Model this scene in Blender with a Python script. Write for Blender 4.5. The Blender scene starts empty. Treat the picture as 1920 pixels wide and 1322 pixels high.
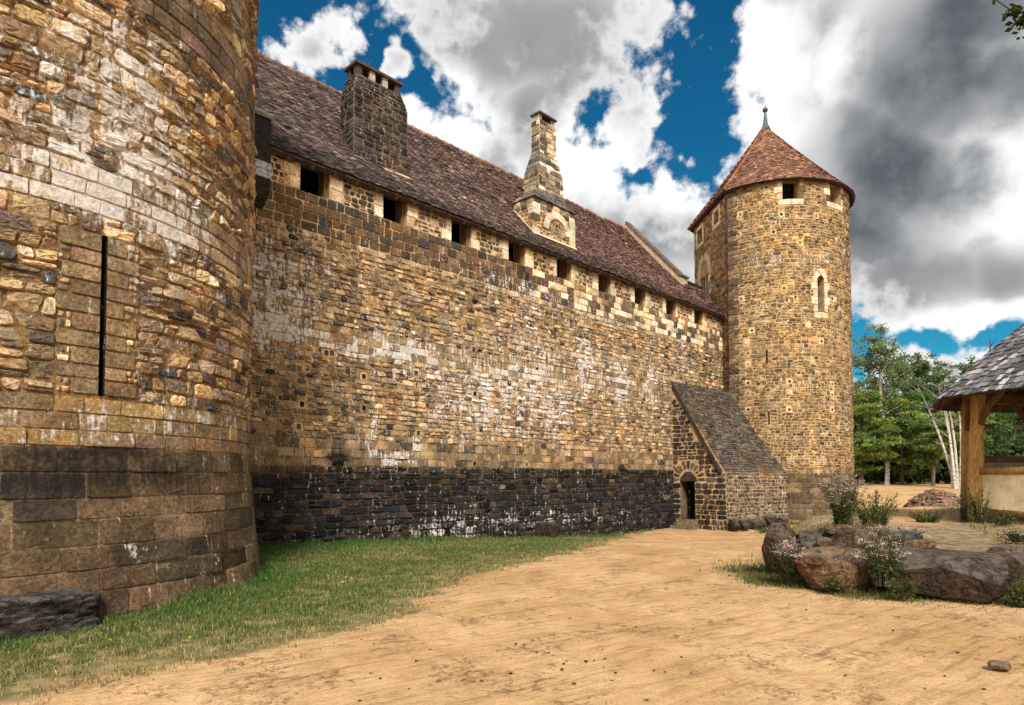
import bpy, math, random
import numpy as np
from mathutils import Vector, Matrix

RNG = np.random.default_rng(7)
random.seed(7)
scene = bpy.context.scene
col = scene.collection
F = 1200.0
PITCH = math.radians(2.0)
EYE = 1.6

# ------------------------------------------------------------------ survey
def ray(px, py):
    xc = (px - 960) / F; yc = (851 - py) / F
    d = np.array([xc, math.cos(PITCH) - yc * math.sin(PITCH), math.sin(PITCH) + yc * math.cos(PITCH)])
    return d
def at(px, py, Y):
    d = ray(px, py); d = d / d[1]
    return np.array([d[0] * Y, Y, EYE + d[2] * Y])
WM, WC = 0.9917, -20.06            # curtain wall line X = WM*Y + WC
WE = np.array([0.7041, 0.7101]); WN = np.array([0.7101, -0.7041])
WO = np.array([WM * 14.0 + WC, 14.0])
def wall_uz(px, py):
    d = ray(px, py); d = d / d[1]
    Y = WC / (d[0] - WM)
    return (Y - 14.0) / WE[1], EYE + d[2] * Y
def smooth(a, b, x):
    t = np.clip((np.asarray(x, float) - a) / (b - a), 0, 1)
    return t * t * (3 - 2 * t)
def _h(ix, iy, s):
    n = (ix * 374761393 + iy * 668265263 + s * 974634777) & 0x7fffffff
    n = ((n ^ (n >> 13)) * 1274126177) & 0x7fffffff
    return ((n ^ (n >> 16)) & 0xffff) / 65535.0
def vnoise(x, y, s=0):
    x = np.asarray(x, float); y = np.asarray(y, float)
    ix = np.floor(x).astype(np.int64); iy = np.floor(y).astype(np.int64)
    fx = x - ix; fy = y - iy
    fx = fx * fx * (3 - 2 * fx); fy = fy * fy * (3 - 2 * fy)
    a = _h(ix, iy, s); b = _h(ix + 1, iy, s); c = _h(ix, iy + 1, s); d = _h(ix + 1, iy + 1, s)
    return (a + (b - a) * fx) * (1 - fy) + (c + (d - c) * fx) * fy
def fbm(x, y, s=0, o=4):
    r = 0; a = 0.5; t = 0
    for k in range(o):
        r = r + a * vnoise(np.asarray(x) * 2 ** k, np.asarray(y) * 2 ** k, s + k); t += a; a *= 0.5
    return r / t

def vnoise3(P, s=0):
    P = np.asarray(P, float); I = np.floor(P).astype(np.int64); f = P - I; f = f * f * (3 - 2 * f)
    r = 0
    for dx in (0, 1):
        for dy in (0, 1):
            for dz in (0, 1):
                w = (f[:, 0] if dx else 1 - f[:, 0]) * (f[:, 1] if dy else 1 - f[:, 1]) * (f[:, 2] if dz else 1 - f[:, 2])
                r = r + w * _h(I[:, 0] + dx + (I[:, 2] + dz) * 7919, I[:, 1] + dy + (I[:, 2] + dz) * 104729, s)
    return r
def fbm3(P, s=0, o=4):
    P = np.asarray(P, float); r = 0; a = .5; t = 0
    for k in range(o):
        r = r + a * vnoise3(P * 2 ** k + 17.3 * k, s + k); t += a; a *= .5
    return r / t

# ------------------------------------------------------------------ object helpers
def tag(o, label=None, cat=None, group=None, kind=None):
    if label: o['label'] = label
    if cat: o['category'] = cat
    if group: o['group'] = group
    if kind: o['kind'] = kind
    return o
def empty(name, loc=(0, 0, 0), label=None, cat=None, group=None):
    o = bpy.data.objects.new(name, None); col.objects.link(o)
    o.location = loc; o.empty_display_size = 0.2
    return tag(o, label, cat, group)
def mesh_obj(name, V, Fq, mat, parent=None, attrs=None, smooth_sh=False):
    """V (n,3); Fq list of int arrays (m,k). World coordinates; parent keeps them."""
    me = bpy.data.meshes.new(name)
    V = np.asarray(V, np.float32)
    fs = [np.asarray(f, np.int64) for f in Fq if len(f)]
    nl = sum(f.size for f in fs); nf = sum(len(f) for f in fs)
    me.vertices.add(len(V)); me.vertices.foreach_set('co', V.ravel())
    me.loops.add(nl); me.polygons.add(nf)
    me.loops.foreach_set('vertex_index', np.concatenate([f.ravel() for f in fs]).astype(np.int32))
    tot = np.concatenate([np.full(len(f), f.shape[1]) for f in fs])
    st = np.concatenate([[0], np.cumsum(tot)[:-1]]).astype(np.int32)
    me.polygons.foreach_set('loop_start', st)
    try: me.polygons.foreach_set('loop_total', tot.astype(np.int32))
    except Exception: pass
    me.polygons.foreach_set('use_smooth', np.full(nf, smooth_sh))
    if attrs:
        for k, a in attrs.items():
            a = np.asarray(a, np.float32)
            if a.ndim == 2:
                if a.shape[1] == 3: a = np.concatenate([a, np.ones((len(a), 1), np.float32)], 1)
                at_ = me.attributes.new(k, 'FLOAT_COLOR', 'POINT'); at_.data.foreach_set('color', a.ravel())
            else:
                at_ = me.attributes.new(k, 'FLOAT', 'POINT'); at_.data.foreach_set('value', a)
    me.update(calc_edges=True); me.validate()
    if mat: me.materials.append(mat)
    o = bpy.data.objects.new(name, me); col.objects.link(o)
    if parent is not None:
        o.parent = parent
        if parent.type == 'EMPTY': o.matrix_parent_inverse = Matrix.Translation(-Vector(parent.location))
    return o

class MB:
    def __init__(s): s.v = []; s.f = {}; s.n = 0; s.c = []
    def add(s, V, faces, c=None):
        V = np.asarray(V, float)
        for f in faces:
            f = np.asarray(f); s.f.setdefault(f.shape[1], []).append(f + s.n)
        s.v.append(V); s.n += len(V)
        if c is None: c = (0.5, 0.5, 0.5)
        c = np.asarray(c, float)
        s.c.append(np.tile(c, (len(V), 1)) if c.ndim == 1 else c)
    def box(s, c, ax, ay, az, colr=None, jit=0.0):
        """c centre, half-axis vectors"""
        c, ax, ay, az = (np.asarray(q, float) for q in (c, ax, ay, az))
        V = np.array([c + sx * ax + sy * ay + sz * az for sz in (-1, 1) for sx, sy in ((-1, -1), (1, -1), (1, 1), (-1, 1))])
        if jit: V = V + RNG.normal(0, jit, V.shape)
        s.add(V, [np.array([[3, 2, 1, 0], [4, 5, 6, 7], [0, 1, 5, 4], [1, 2, 6, 5], [2, 3, 7, 6], [3, 0, 4, 7]])], colr)
    def tube(s, pts, rad, n=8, colr=None, jit=0.0, cap=True):
        pts = np.asarray(pts, float); rad = np.broadcast_to(np.asarray(rad, float), (len(pts),))
        T = np.gradient(pts, axis=0); T /= np.linalg.norm(T, axis=1)[:, None] + 1e-9
        up = np.array([0.31, 0.17, 0.93]) if abs(T[0][2]) < 0.9 else np.array([0.9, 0.3, 0.1])
        V = []
        for p, t, r in zip(pts, T, rad):
            a = np.cross(t, up); a /= np.linalg.norm(a) + 1e-9; b = np.cross(t, a)
            th = np.arange(n) * 2 * np.pi / n
            rr = r * (1 + (RNG.normal(0, jit, n) if jit else 0))
            V.append(p + (np.cos(th) * rr)[:, None] * a + (np.sin(th) * rr)[:, None] * b)
        V = np.concatenate(V); i = np.arange(n); q = []
        for k in range(len(pts) - 1):
            q.append(np.stack([k * n + i, k * n + (i + 1) % n, (k + 1) * n + (i + 1) % n, (k + 1) * n + i], 1))
        fs = [np.concatenate(q)]
        if cap: fs.append(np.arange(n)[::-1][None]); fs.append(((len(pts) - 1) * n + np.arange(n))[None])
        s.add(V, fs, colr)
    def poly_prism(s, P, d, colr=None):
        """P (n,3) outline, d extrude vector"""
        P = np.asarray(P, float); n = len(P); i = np.arange(n)
        s.add(np.concatenate([P, P + d]), [i[None], (n + i[::-1])[None], np.stack([i, n + i, n + (i + 1) % n, (i + 1) % n], 1)], colr)
    def build(s, name, mat, parent=None, smooth_sh=False):
        V = np.concatenate(s.v)
        return mesh_obj(name, V, [np.concatenate(f) for f in s.f.values()], mat, parent, {'Col': np.concatenate(s.c)}, smooth_sh)

# ------------------------------------------------------------------ materials
def new_mat(name):
    m = bpy.data.materials.new(name); m.use_nodes = True
    nt = m.node_tree; b = nt.nodes['Principled BSDF']
    b.inputs['Specular IOR Level'].default_value = 0.25
    return m, nt, b
class NT:
    def __init__(s, nt): s.nt = nt
    def n(s, t, **k):
        o = s.nt.nodes.new(t)
        for a, v in k.items(): setattr(o, a, v)
        return o
    def l(s, a, b): s.nt.links.new(a, b)
    def m(s, op, a, b=None, c=None, clamp=False):
        o = s.n('ShaderNodeMath', operation=op); o.use_clamp = clamp
        for i, v in enumerate((a, b, c)):
            if v is None: continue
            if isinstance(v, (int, float)): o.inputs[i].default_value = v
            else: s.l(v, o.inputs[i])
        return o.outputs[0]
    def vm(s, op, a, b=None):
        o = s.n('ShaderNodeVectorMath', operation=op)
        for i, v in enumerate((a, b)):
            if v is None: continue
            if isinstance(v, (tuple, list)): o.inputs[i].default_value = v
            else: s.l(v, o.inputs[i])
        return o.outputs['Value'] if op in ('LENGTH', 'DOT_PRODUCT') else o.outputs[0]
    def noise(s, vec, scale, detail=4, rough=0.55, dist=0.0):
        o = s.n('ShaderNodeTexNoise'); o.inputs['Scale'].default_value = scale
        o.inputs['Detail'].default_value = detail; o.inputs['Roughness'].default_value = rough
        o.inputs['Distortion'].default_value = dist
        if vec is not None: s.l(vec, o.inputs['Vector'])
        return o.outputs['Fac']
    def ramp(s, fac, a, b, lo=0.0, hi=1.0, smooth_=True):
        o = s.n('ShaderNodeMapRange'); o.interpolation_type = 'SMOOTHSTEP' if smooth_ else 'LINEAR'
        s.l(fac, o.inputs[0])
        for i, v in zip((1, 2, 3, 4), (a, b, lo, hi)): o.inputs[i].default_value = v
        return o.outputs[0]
    def mix(s, fac, a, b, blend='MIX'):
        o = s.n('ShaderNodeMix', data_type='RGBA', blend_type=blend)
        for i, v in ((0, fac), (6, a), (7, b)):
            if isinstance(v, (int, float)): o.inputs[i].default_value = v
            elif isinstance(v, (tuple, list)): o.inputs[i].default_value = tuple(v) + ((1,) if len(v) == 3 else ())
            else: s.l(v, o.inputs[i])
        return o.outputs[2]
    def attr(s, name): return s.n('ShaderNodeAttribute', attribute_name=name)
    def pos(s): return s.n('ShaderNodeNewGeometry').outputs['Position']
    def bump(s, h, strength, dist, bsdf, prev=None):
        o = s.n('ShaderNodeBump'); o.inputs['Strength'].default_value = strength; o.inputs['Distance'].default_value = dist
        s.l(h, o.inputs['Height'])
        if prev is not None: s.l(prev, o.inputs['Normal'])
        if bsdf is not None: s.l(o.outputs[0], bsdf.inputs['Normal'])
        return o.outputs[0]

def mat_masonry():
    m, nt, b = new_mat('masonry'); t = NT(nt); p = t.pos()
    c = t.attr('Col').outputs['Color']
    n1 = t.noise(p, 3.0, 6, 0.65); n2 = t.noise(p, 22.0, 6, 0.7); n3 = t.noise(p, 85.0, 3, 0.6); n4 = t.noise(p, 0.7, 4, 0.6)
    c = t.mix(1.0, c, t.mix(t.ramp(n2, 0.30, 0.72), (0.50, 0.48, 0.46), (1.42, 1.40, 1.36)), 'MULTIPLY')
    c = t.mix(1.0, c, t.mix(t.ramp(n1, 0.33, 0.7), (0.66, 0.64, 0.62), (1.28, 1.26, 1.22)), 'MULTIPLY')
    c = t.mix(1.0, c, t.mix(t.ramp(n3, 0.36, 0.62), (0.72, 0.72, 0.72), (1.15, 1.15, 1.15)), 'MULTIPLY')
    c = t.mix(t.ramp(n4, 0.45, 0.75, 0.0, 1.0), c, t.mix(1.0, c, (1.18, 1.0, .78), 'MULTIPLY'))
    c = t.mix(1.0, c, (1.36, 1.37, 1.38), 'MULTIPLY')
    # lichen / lime bleeding: streaky, stained areas only
    sv = t.vm('MULTIPLY', p, (7.0, 7.0, 1.1))
    s1 = t.noise(sv, 1.7, 6, 0.65); s2 = t.noise(p, 14.0, 6, 0.7)
    wa = t.attr('White').outputs['Fac']
    w = t.m('ADD', wa, t.m('ADD', t.m('MULTIPLY', t.m('SUBTRACT', s1, 0.5), 2.3), t.m('MULTIPLY', t.m('SUBTRACT', s2, 0.5), 1.5)))
    w = t.ramp(w, 0.30, 0.66, 0.0, 0.88)
    c = t.mix(w, c, t.mix(t.ramp(s2, .3, .7), (0.46, 0.41, 0.34), (0.84, 0.81, 0.77)))
    ga = t.attr('Grime').outputs['Fac']
    g = t.m('ADD', ga, t.m('ADD', t.m('MULTIPLY', t.m('SUBTRACT', s1, 0.5), 0.9), t.m('MULTIPLY', t.m('SUBTRACT', s2, 0.5), 0.6)))
    g = t.ramp(g, 0.35, 0.85, 0.0, 0.9)
    c = t.mix(g, c, (0.012, 0.010, 0.009))
    t.l(c, b.inputs['Base Color']); b.inputs['Roughness'].default_value = 0.9
    b.inputs['Specular IOR Level'].default_value = 0.12
    h = t.m('ADD', t.m('MULTIPLY', n2, 0.7), t.m('MULTIPLY', n3, 0.35))
    t.bump(h, 0.9, 0.035, b)
    return m
def mat_col(name, rough=0.85, ns=20.0, lo=0.7, hi=1.25, bstr=0.4, bdist=0.01, stretch=(1, 1, 1), spec=0.2):
    m, nt, b = new_mat(name); t = NT(nt); p = t.pos()
    if stretch != (1, 1, 1): p = t.vm('MULTIPLY', p, stretch)
    c = t.attr('Col').outputs['Color']
    n1 = t.noise(p, ns, 5, 0.6); n2 = t.noise(p, ns * 0.18, 4, 0.6)
    c = t.mix(1.0, c, t.mix(t.ramp(n1, 0.3, 0.7), (lo,) * 3, (hi,) * 3), 'MULTIPLY')
    c = t.mix(1.0, c, t.mix(t.ramp(n2, 0.3, 0.7), (0.8,) * 3, (1.18,) * 3), 'MULTIPLY')
    t.l(c, b.inputs['Base Color']); b.inputs['Roughness'].default_value = rough
    b.inputs['Specular IOR Level'].default_value = spec
    t.bump(n1, bstr, bdist, b)
    return m
def mat_leaf(name, trans=0.35):
    m, nt, b = new_mat(name); t = NT(nt)
    c = t.attr('Col').outputs['Color']
    t.l(c, b.inputs['Base Color']); b.inputs['Roughness'].default_value = 0.6
    tr = t.n('ShaderNodeBsdfTranslucent'); t.l(t.mix(1.0, c, (1.3, 1.35, 0.6), 'MULTIPLY'), tr.inputs['Color'])
    mx = t.n('ShaderNodeMixShader'); mx.inputs[0].default_value = trans
    t.l(b.outputs[0], mx.inputs[1]); t.l(tr.outputs[0], mx.inputs[2])
    t.l(mx.outputs[0], nt.nodes['Material Output'].inputs['Surface'])
    return m
def mat_bark(name, birch=False):
    m, nt, b = new_mat(name); t = NT(nt); p = t.pos()
    c = t.attr('Col').outputs['Color']
    n1 = t.noise(t.vm('MULTIPLY', p, (6, 6, 1.2)), 2.2, 5, 0.65)
    c = t.mix(1.0, c, t.mix(t.ramp(n1, 0.3, 0.7), (0.6,) * 3, (1.25,) * 3), 'MULTIPLY')
    if birch:
        n2 = t.noise(t.vm('MULTIPLY', p, (1.2, 1.2, 5)), 1.6, 4, 0.7)
        c = t.mix(t.ramp(n2, 0.56, 0.64), c, (0.03, 0.028, 0.025))
    t.l(c, b.inputs['Base Color']); b.inputs['Roughness'].default_value = 0.9
    t.bump(n1, 0.6, 0.03, b)
    return m
def mat_rock():
    m, nt, b = new_mat('boulder_rock'); t = NT(nt); p = t.pos()
    c = t.attr('Col').outputs['Color']
    n1 = t.noise(p, 3.5, 7, 0.65); n2 = t.noise(p, 26.0, 6, 0.7); n3 = t.noise(p, 9.0, 5, 0.7, 0.6)
    c = t.mix(1.0, c, t.mix(t.ramp(n2, 0.3, 0.72), (0.45,) * 3, (1.5,) * 3), 'MULTIPLY')
    c = t.mix(1.0, c, t.mix(t.ramp(n1, 0.35, 0.68), (0.55, 0.5, 0.5), (1.35, 1.25, 1.1)), 'MULTIPLY')
    c = t.mix(t.ramp(n3, 0.62, 0.76, 0, 0.6), c, (0.26, 0.20, 0.11))
    c = t.mix(1.0, c, (.78, .78, .78), 'MULTIPLY')
    g = t.n('ShaderNodeNewGeometry'); sz = t.n('ShaderNodeSeparateXYZ'); t.l(g.outputs['Normal'], sz.inputs[0])
    pale_top = t.m('MULTIPLY', t.ramp(sz.outputs[2], 0.35, 0.9), t.ramp(t.noise(p, 6.0, 6, 0.7), 0.34, 0.6))  # lichen grey on upward faces; their brightness under the sky painted in too
    c = t.mix(t.m('MULTIPLY', pale_top, 0.40), c, (0.27, 0.235, 0.20))
    cr = t.m('ABSOLUTE', t.m('SUBTRACT', t.noise(p, 2.6, 5, 0.6, 0.5), .5)); crk = t.ramp(cr, 0.0, 0.03)
    c = t.mix(1.0, c, t.mix(crk, (.62, .60, .58), (1, 1, 1)), 'MULTIPLY')
    t.l(c, b.inputs['Base Color']); b.inputs['Roughness'].default_value = 0.85
    h = t.m('ADD', t.m('ADD', t.m('MULTIPLY', n1, 1.2), t.m('MULTIPLY', crk, .35)), t.m('MULTIPLY', n2, 0.5))
    t.bump(h, 1.0, 0.09, b)
    return m
def mat_ground():
    m, nt, b = new_mat('sandy_ground'); t = NT(nt); p = t.pos()
    n1 = t.noise(p, 0.55, 5, 0.6); n2 = t.noise(p, 4.5, 6, 0.65, 0.4); n3 = t.noise(p, 30.0, 5, 0.7)
    tr = t.vm('MULTIPLY', p, (1.0, 1.0, 1.0))
    rot = t.n('ShaderNodeVectorRotate', rotation_type='Z_AXIS'); t.l(tr, rot.inputs['Vector']); rot.inputs['Angle'].default_value = -0.62
    n4 = t.noise(t.vm('MULTIPLY', rot.outputs[0], (0.8, 7.0, 1)), 1.2, 6, 0.6, 0.3)
    sand = t.mix(t.ramp(n1, 0.3, 0.7), (0.40, 0.248, 0.120), (0.54, 0.360, 0.195))
    sand = t.mix(1.0, sand, t.mix(t.ramp(n2, 0.25, 0.6), (0.82, 0.79, 0.75), (1.05, 1.05, 1.05)), 'MULTIPLY')
    sand = t.mix(1.0, sand, t.mix(t.ramp(n3, 0.28, 0.55), (0.82, 0.79, 0.76), (1.05, 1.05, 1.05)), 'MULTIPLY')
    sand = t.mix(1.0, sand, t.mix(t.ramp(n4, 0.30, 0.52), (0.74, 0.70, 0.65), (1.05, 1.05, 1.05)), 'MULTIPLY')
    n5 = t.noise(p, 13.0, 6, 0.75, 0.8); pm = t.ramp(t.noise(p, 1.3, 4, 0.6), .42, .60); n5 = t.m('ADD', n5, t.m('MULTIPLY', t.m('SUBTRACT', 1.0, pm), .20)); n6 = t.noise(p, 95.0, 3, 0.6)
    sand = t.mix(1.0, sand, t.mix(t.ramp(n5, 0.34, 0.48), (0.72, 0.66, 0.60), (1.0, 1.0, 1.0)), 'MULTIPLY')  # dents darkened: their tiny shadows put into the sand colour
    sand = t.mix(1.0, sand, t.mix(t.ramp(n6, 0.3, 0.6), (0.76, 0.73, 0.70), (1.10, 1.10, 1.10)), 'MULTIPLY')
    soil = t.mix(t.ramp(n2, 0.3, 0.7), (0.12, 0.115, 0.040), (0.33, 0.25, 0.12))
    dry = t.mix(t.ramp(n2, 0.3, 0.7), (0.15, 0.11, 0.06), (0.40, 0.31, 0.19))
    dry = t.mix(1.0, dry, t.mix(t.ramp(n3, 0.3, 0.7), (0.55,) * 3, (1.3,) * 3), 'MULTIPLY')
    gm = t.attr('Grass').outputs['Fac']; dm = t.attr('Dry').outputs['Fac']
    e = t.m('ADD', gm, t.m('ADD', t.m('MULTIPLY', t.m('SUBTRACT', n2, 0.5), 0.8), t.m('MULTIPLY', t.m('SUBTRACT', n3, 0.5), 0.4)))
    c = t.mix(t.ramp(dm, 0.2, 0.8), sand, dry)
    c = t.mix(t.ramp(e, 0.35, 0.65), c, soil)
    t.l(c, b.inputs['Base Color']); b.inputs['Roughness'].default_value = 0.95
    b.inputs['Specular IOR Level'].default_value = 0.08
    h = t.m('ADD', t.m('MULTIPLY', n2, 0.8), t.m('ADD', t.m('MULTIPLY', n3, 0.25), t.m('ADD', t.m('MULTIPLY', n4, 0.5), t.m('ADD', t.m('MULTIPLY', n6, .10), t.m('MULTIPLY', t.ramp(n5, .30, .52), .40)))))
    t.bump(h, 0.8, 0.06, b)
    return m

M_MAS = mat_masonry()
M_TILE = mat_col('clay_tile', 0.85, 18.0, 0.6, 1.35, 0.5, 0.01)
M_WOOD = mat_col('oak_timber', 0.7, 9.0, 0.6, 1.3, 0.5, 0.01, (4, 4, 0.7))
M_SHIN = mat_col('grey_shingle', 0.75, 14.0, 0.6, 1.35, 0.5, 0.01, (3, 3, 3))
M_LIME = mat_col('limestone', 0.85, 25.0, 0.8, 1.15, 0.4, 0.008)
M_DAUB = mat_col('clay_daub', 0.95, 5.0, 0.82, 1.12, 0.4, 0.02)
M_LEAD = mat_col('lead_metal', 0.5, 12.0, 0.7, 1.2, 0.2, 0.005, spec=0.5)
M_DARK = mat_col('dark_interior', 1.0, 4.0, 0.8, 1.1, 0.0, 0.0)
M_LEAF = mat_leaf('foliage', .45)
M_GRASS = mat_leaf('grass_blade', 0.25)
M_PETAL = mat_leaf('pale_petal', 0.3)
M_BARK = mat_bark('rough_bark')
M_BIRCH = mat_bark('birch_bark', True)
M_ROCK = mat_rock()
M_GROUND = mat_ground()

# ------------------------------------------------------------------ masonry engine
class Mas:
    def __init__(s, surf, wf=None, gf=None):
        s.surf = surf; s.wf = wf or (lambda u, z: np.zeros_like(u)); s.gf = gf or (lambda u, z: np.zeros_like(u))
        s.V = []; s.C = []; s.W = []; s.G = []; s.q = []; s.t = []; s.n = 0
    def _push(s, u, z, d, C, wr, quads, tris, surf=None):
        V = (surf or s.surf)(u, z, d)
        s.V.append(V); s.C.append(C)
        s.W.append(s.wf(u, z) * wr); s.G.append(s.gf(u, z))
        if quads is not None: s.q.append(quads + s.n)
        if tris is not None: s.t.append(tris + s.n)
        s.n += len(V)
    def stones(s, Q, C, gap=0.012, bev=0.015, rise=(0.012, 0.035), n=5.0, jit=0.05, tilt=0.008, rings=1, wr=None, fn=1.0):
        Q = np.asarray(Q, float); N = len(Q)
        if N == 0: return
        C = np.asarray(C, float)
        ca = 3.5 if n >= 9 else 9
        ang = np.radians([8, 45 - ca, 45 + ca, 90 - 8, 90 + 8, 135 - ca, 135 + ca, 172, 188, 225 - ca, 225 + ca, 262, 278, 315 - ca, 315 + ca, 352])
        if rings == 0: ca *= 1.3; ang = np.radians([45 - ca, 45 + ca, 135 - ca, 135 + ca, 225 - ca, 225 + ca, 315 - ca, 315 + ca])
        if n >= 9: n = 40
        M = len(ang)
        r = (np.abs(np.cos(ang)) ** n + np.abs(np.sin(ang)) ** n) ** (-1 / n)
        R = r[None] * (1 + RNG.normal(0, jit, (N, M)).clip(-0.16, 0.06))
        X = (R * np.cos(ang)).clip(-1, 1); Yy = (R * np.sin(ang)).clip(-1, 1)
        w = np.linalg.norm(Q[:, 1] - Q[:, 0], axis=1); h = np.linalg.norm(Q[:, 3] - Q[:, 0], axis=1)
        hw = (w / 2)[:, None]; hh = (h / 2)[:, None]
        def mp(X, Y):
            a = (X + 1) / 2; b = (Y + 1) / 2
            return ((1 - a) * (1 - b))[..., None] * Q[:, None, 0] + (a * (1 - b))[..., None] * Q[:, None, 1] + (a * b)[..., None] * Q[:, None, 2] + ((1 - a) * b)[..., None] * Q[:, None, 3]
        sx0 = (1 - gap / hw).clip(0.3, 1); sy0 = (1 - gap / hh).clip(0.3, 1)
        sx1 = (1 - (gap + bev) / hw).clip(0.2, 1); sy1 = (1 - (gap + bev) / hh).clip(0.2, 1)
        H = RNG.uniform(rise[0], rise[1], (N, 1)); tx = RNG.normal(0, tilt, (N, 1)); ty = RNG.normal(0, tilt, (N, 1))
        P = [mp(X * sx0, Yy * sy0), mp(X * sx1, Yy * sy1)]
        D = [np.full((N, M), -0.012), H + tx * X + ty * Yy]
        if rings >= 2:
            P.append(mp(X * sx1 * 0.62, Yy * sy1 * 0.62)); D.append(H + (tx * X + ty * Yy) * 0.6 + fn * RNG.normal(0.002, 0.006, (N, M)))
        P.append(mp(np.zeros((N, 1)), np.zeros((N, 1)))); D.append(H + fn * RNG.normal(0.004, 0.005, (N, 1)))
        nr = len(P) - 1; K = nr * M + 1
        UZ = np.concatenate(P, 1); DD = np.concatenate(D, 1)
        i = np.arange(M); j = (i + 1) % M; base = (np.arange(N) * K)[:, None, None]
        q = np.concatenate([np.stack([k * M + i, k * M + j, (k + 1) * M + j, (k + 1) * M + i], 1) for k in range(nr - 1)])[None] + base
        tri = np.stack([(nr - 1) * M + i, (nr - 1) * M + j, np.full(M, nr * M)], 1)[None] + base
        Cv = np.repeat(C, K, 0)
        wrr = RNG.uniform(0.1, 1.55, N) if wr is None else np.full(N, wr)
        s._push(UZ[..., 0].ravel(), UZ[..., 1].ravel(), DD.ravel(), Cv, np.repeat(wrr, K), q.reshape(-1, 4), tri.reshape(-1, 3))
    def grid(s, us, zs, color, holes=(), depth=0.0, wr=0.7, surf=None):
        us = sorted(set(np.round(list(us) + [h[0] for h in holes] + [h[1] for h in holes], 4)))
        zs = sorted(set(np.round(list(zs) + [h[2] for h in holes] + [h[3] for h in holes], 4)))
        us = np.array(us); zs = np.array(zs)
        U, Z = np.meshgrid(us, zs)
        nu = len(us); nz = len(zs)
        a = (np.arange(nz - 1)[:, None] * nu + np.arange(nu - 1)[None]).ravel()
        uc = np.tile((us[1:] + us[:-1]) / 2, nz - 1); zc = np.repeat((zs[1:] + zs[:-1]) / 2, nu - 1)
        keep = np.ones(len(a), bool)
        for h in holes: keep &= ~((uc > h[0]) & (uc < h[1]) & (zc > h[2]) & (zc < h[3]))
        a = a[keep]
        q = np.stack([a, a + 1, a + 1 + nu, a + nu], 1)
        u = U.ravel(); z = Z.ravel()
        C = color(u, z) if callable(color) else np.tile(np.asarray(color, float), (len(u), 1))
        s._push(u, z, np.full(len(u), depth) + 0.006 * (vnoise(u * 7, z * 7, 3) - 0.5), C, wr, q, None, surf)
    def reveal(s, h, D, color, back=(0.01, 0.009, 0.008), cut=4):  # back coloured near-black to stand for the unlit inside
        u0, u1, z0, z1 = h
        us = np.linspace(u0, u1, cut)
        def strip(ua, za, ub, zb, c):
            u = np.array([ua, ub, ub, ua]); z = np.array([za, zb, zb, za]); d = np.array([0.012, 0.012, -D, -D])
            s._push(u, z, d, np.tile(np.asarray(c, float), (4, 1)), 0.3, np.array([[0, 1, 2, 3]]), None)
        strip(u0, z0, u1, z0, color); strip(u1, z0, u1, z1, color); strip(u1, z1, u0, z1, color); strip(u0, z1, u0, z0, color)
        s._push(np.array([u0, u1, u1, u0]), np.array([z0, z0, z1, z1]), np.full(4, -D), np.tile(np.asarray(back, float), (4, 1)), 0.0, np.array([[0, 1, 2, 3]]), None)
    def build(s, name, parent, mat=None):
        return mesh_obj(name, np.concatenate(s.V), [np.concatenate(s.q)] + ([np.concatenate(s.t)] if s.t else []), mat or M_MAS, parent,
                        {'Col': np.concatenate(s.C), 'White': np.concatenate(s.W), 'Grime': np.concatenate(s.G)})

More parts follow.
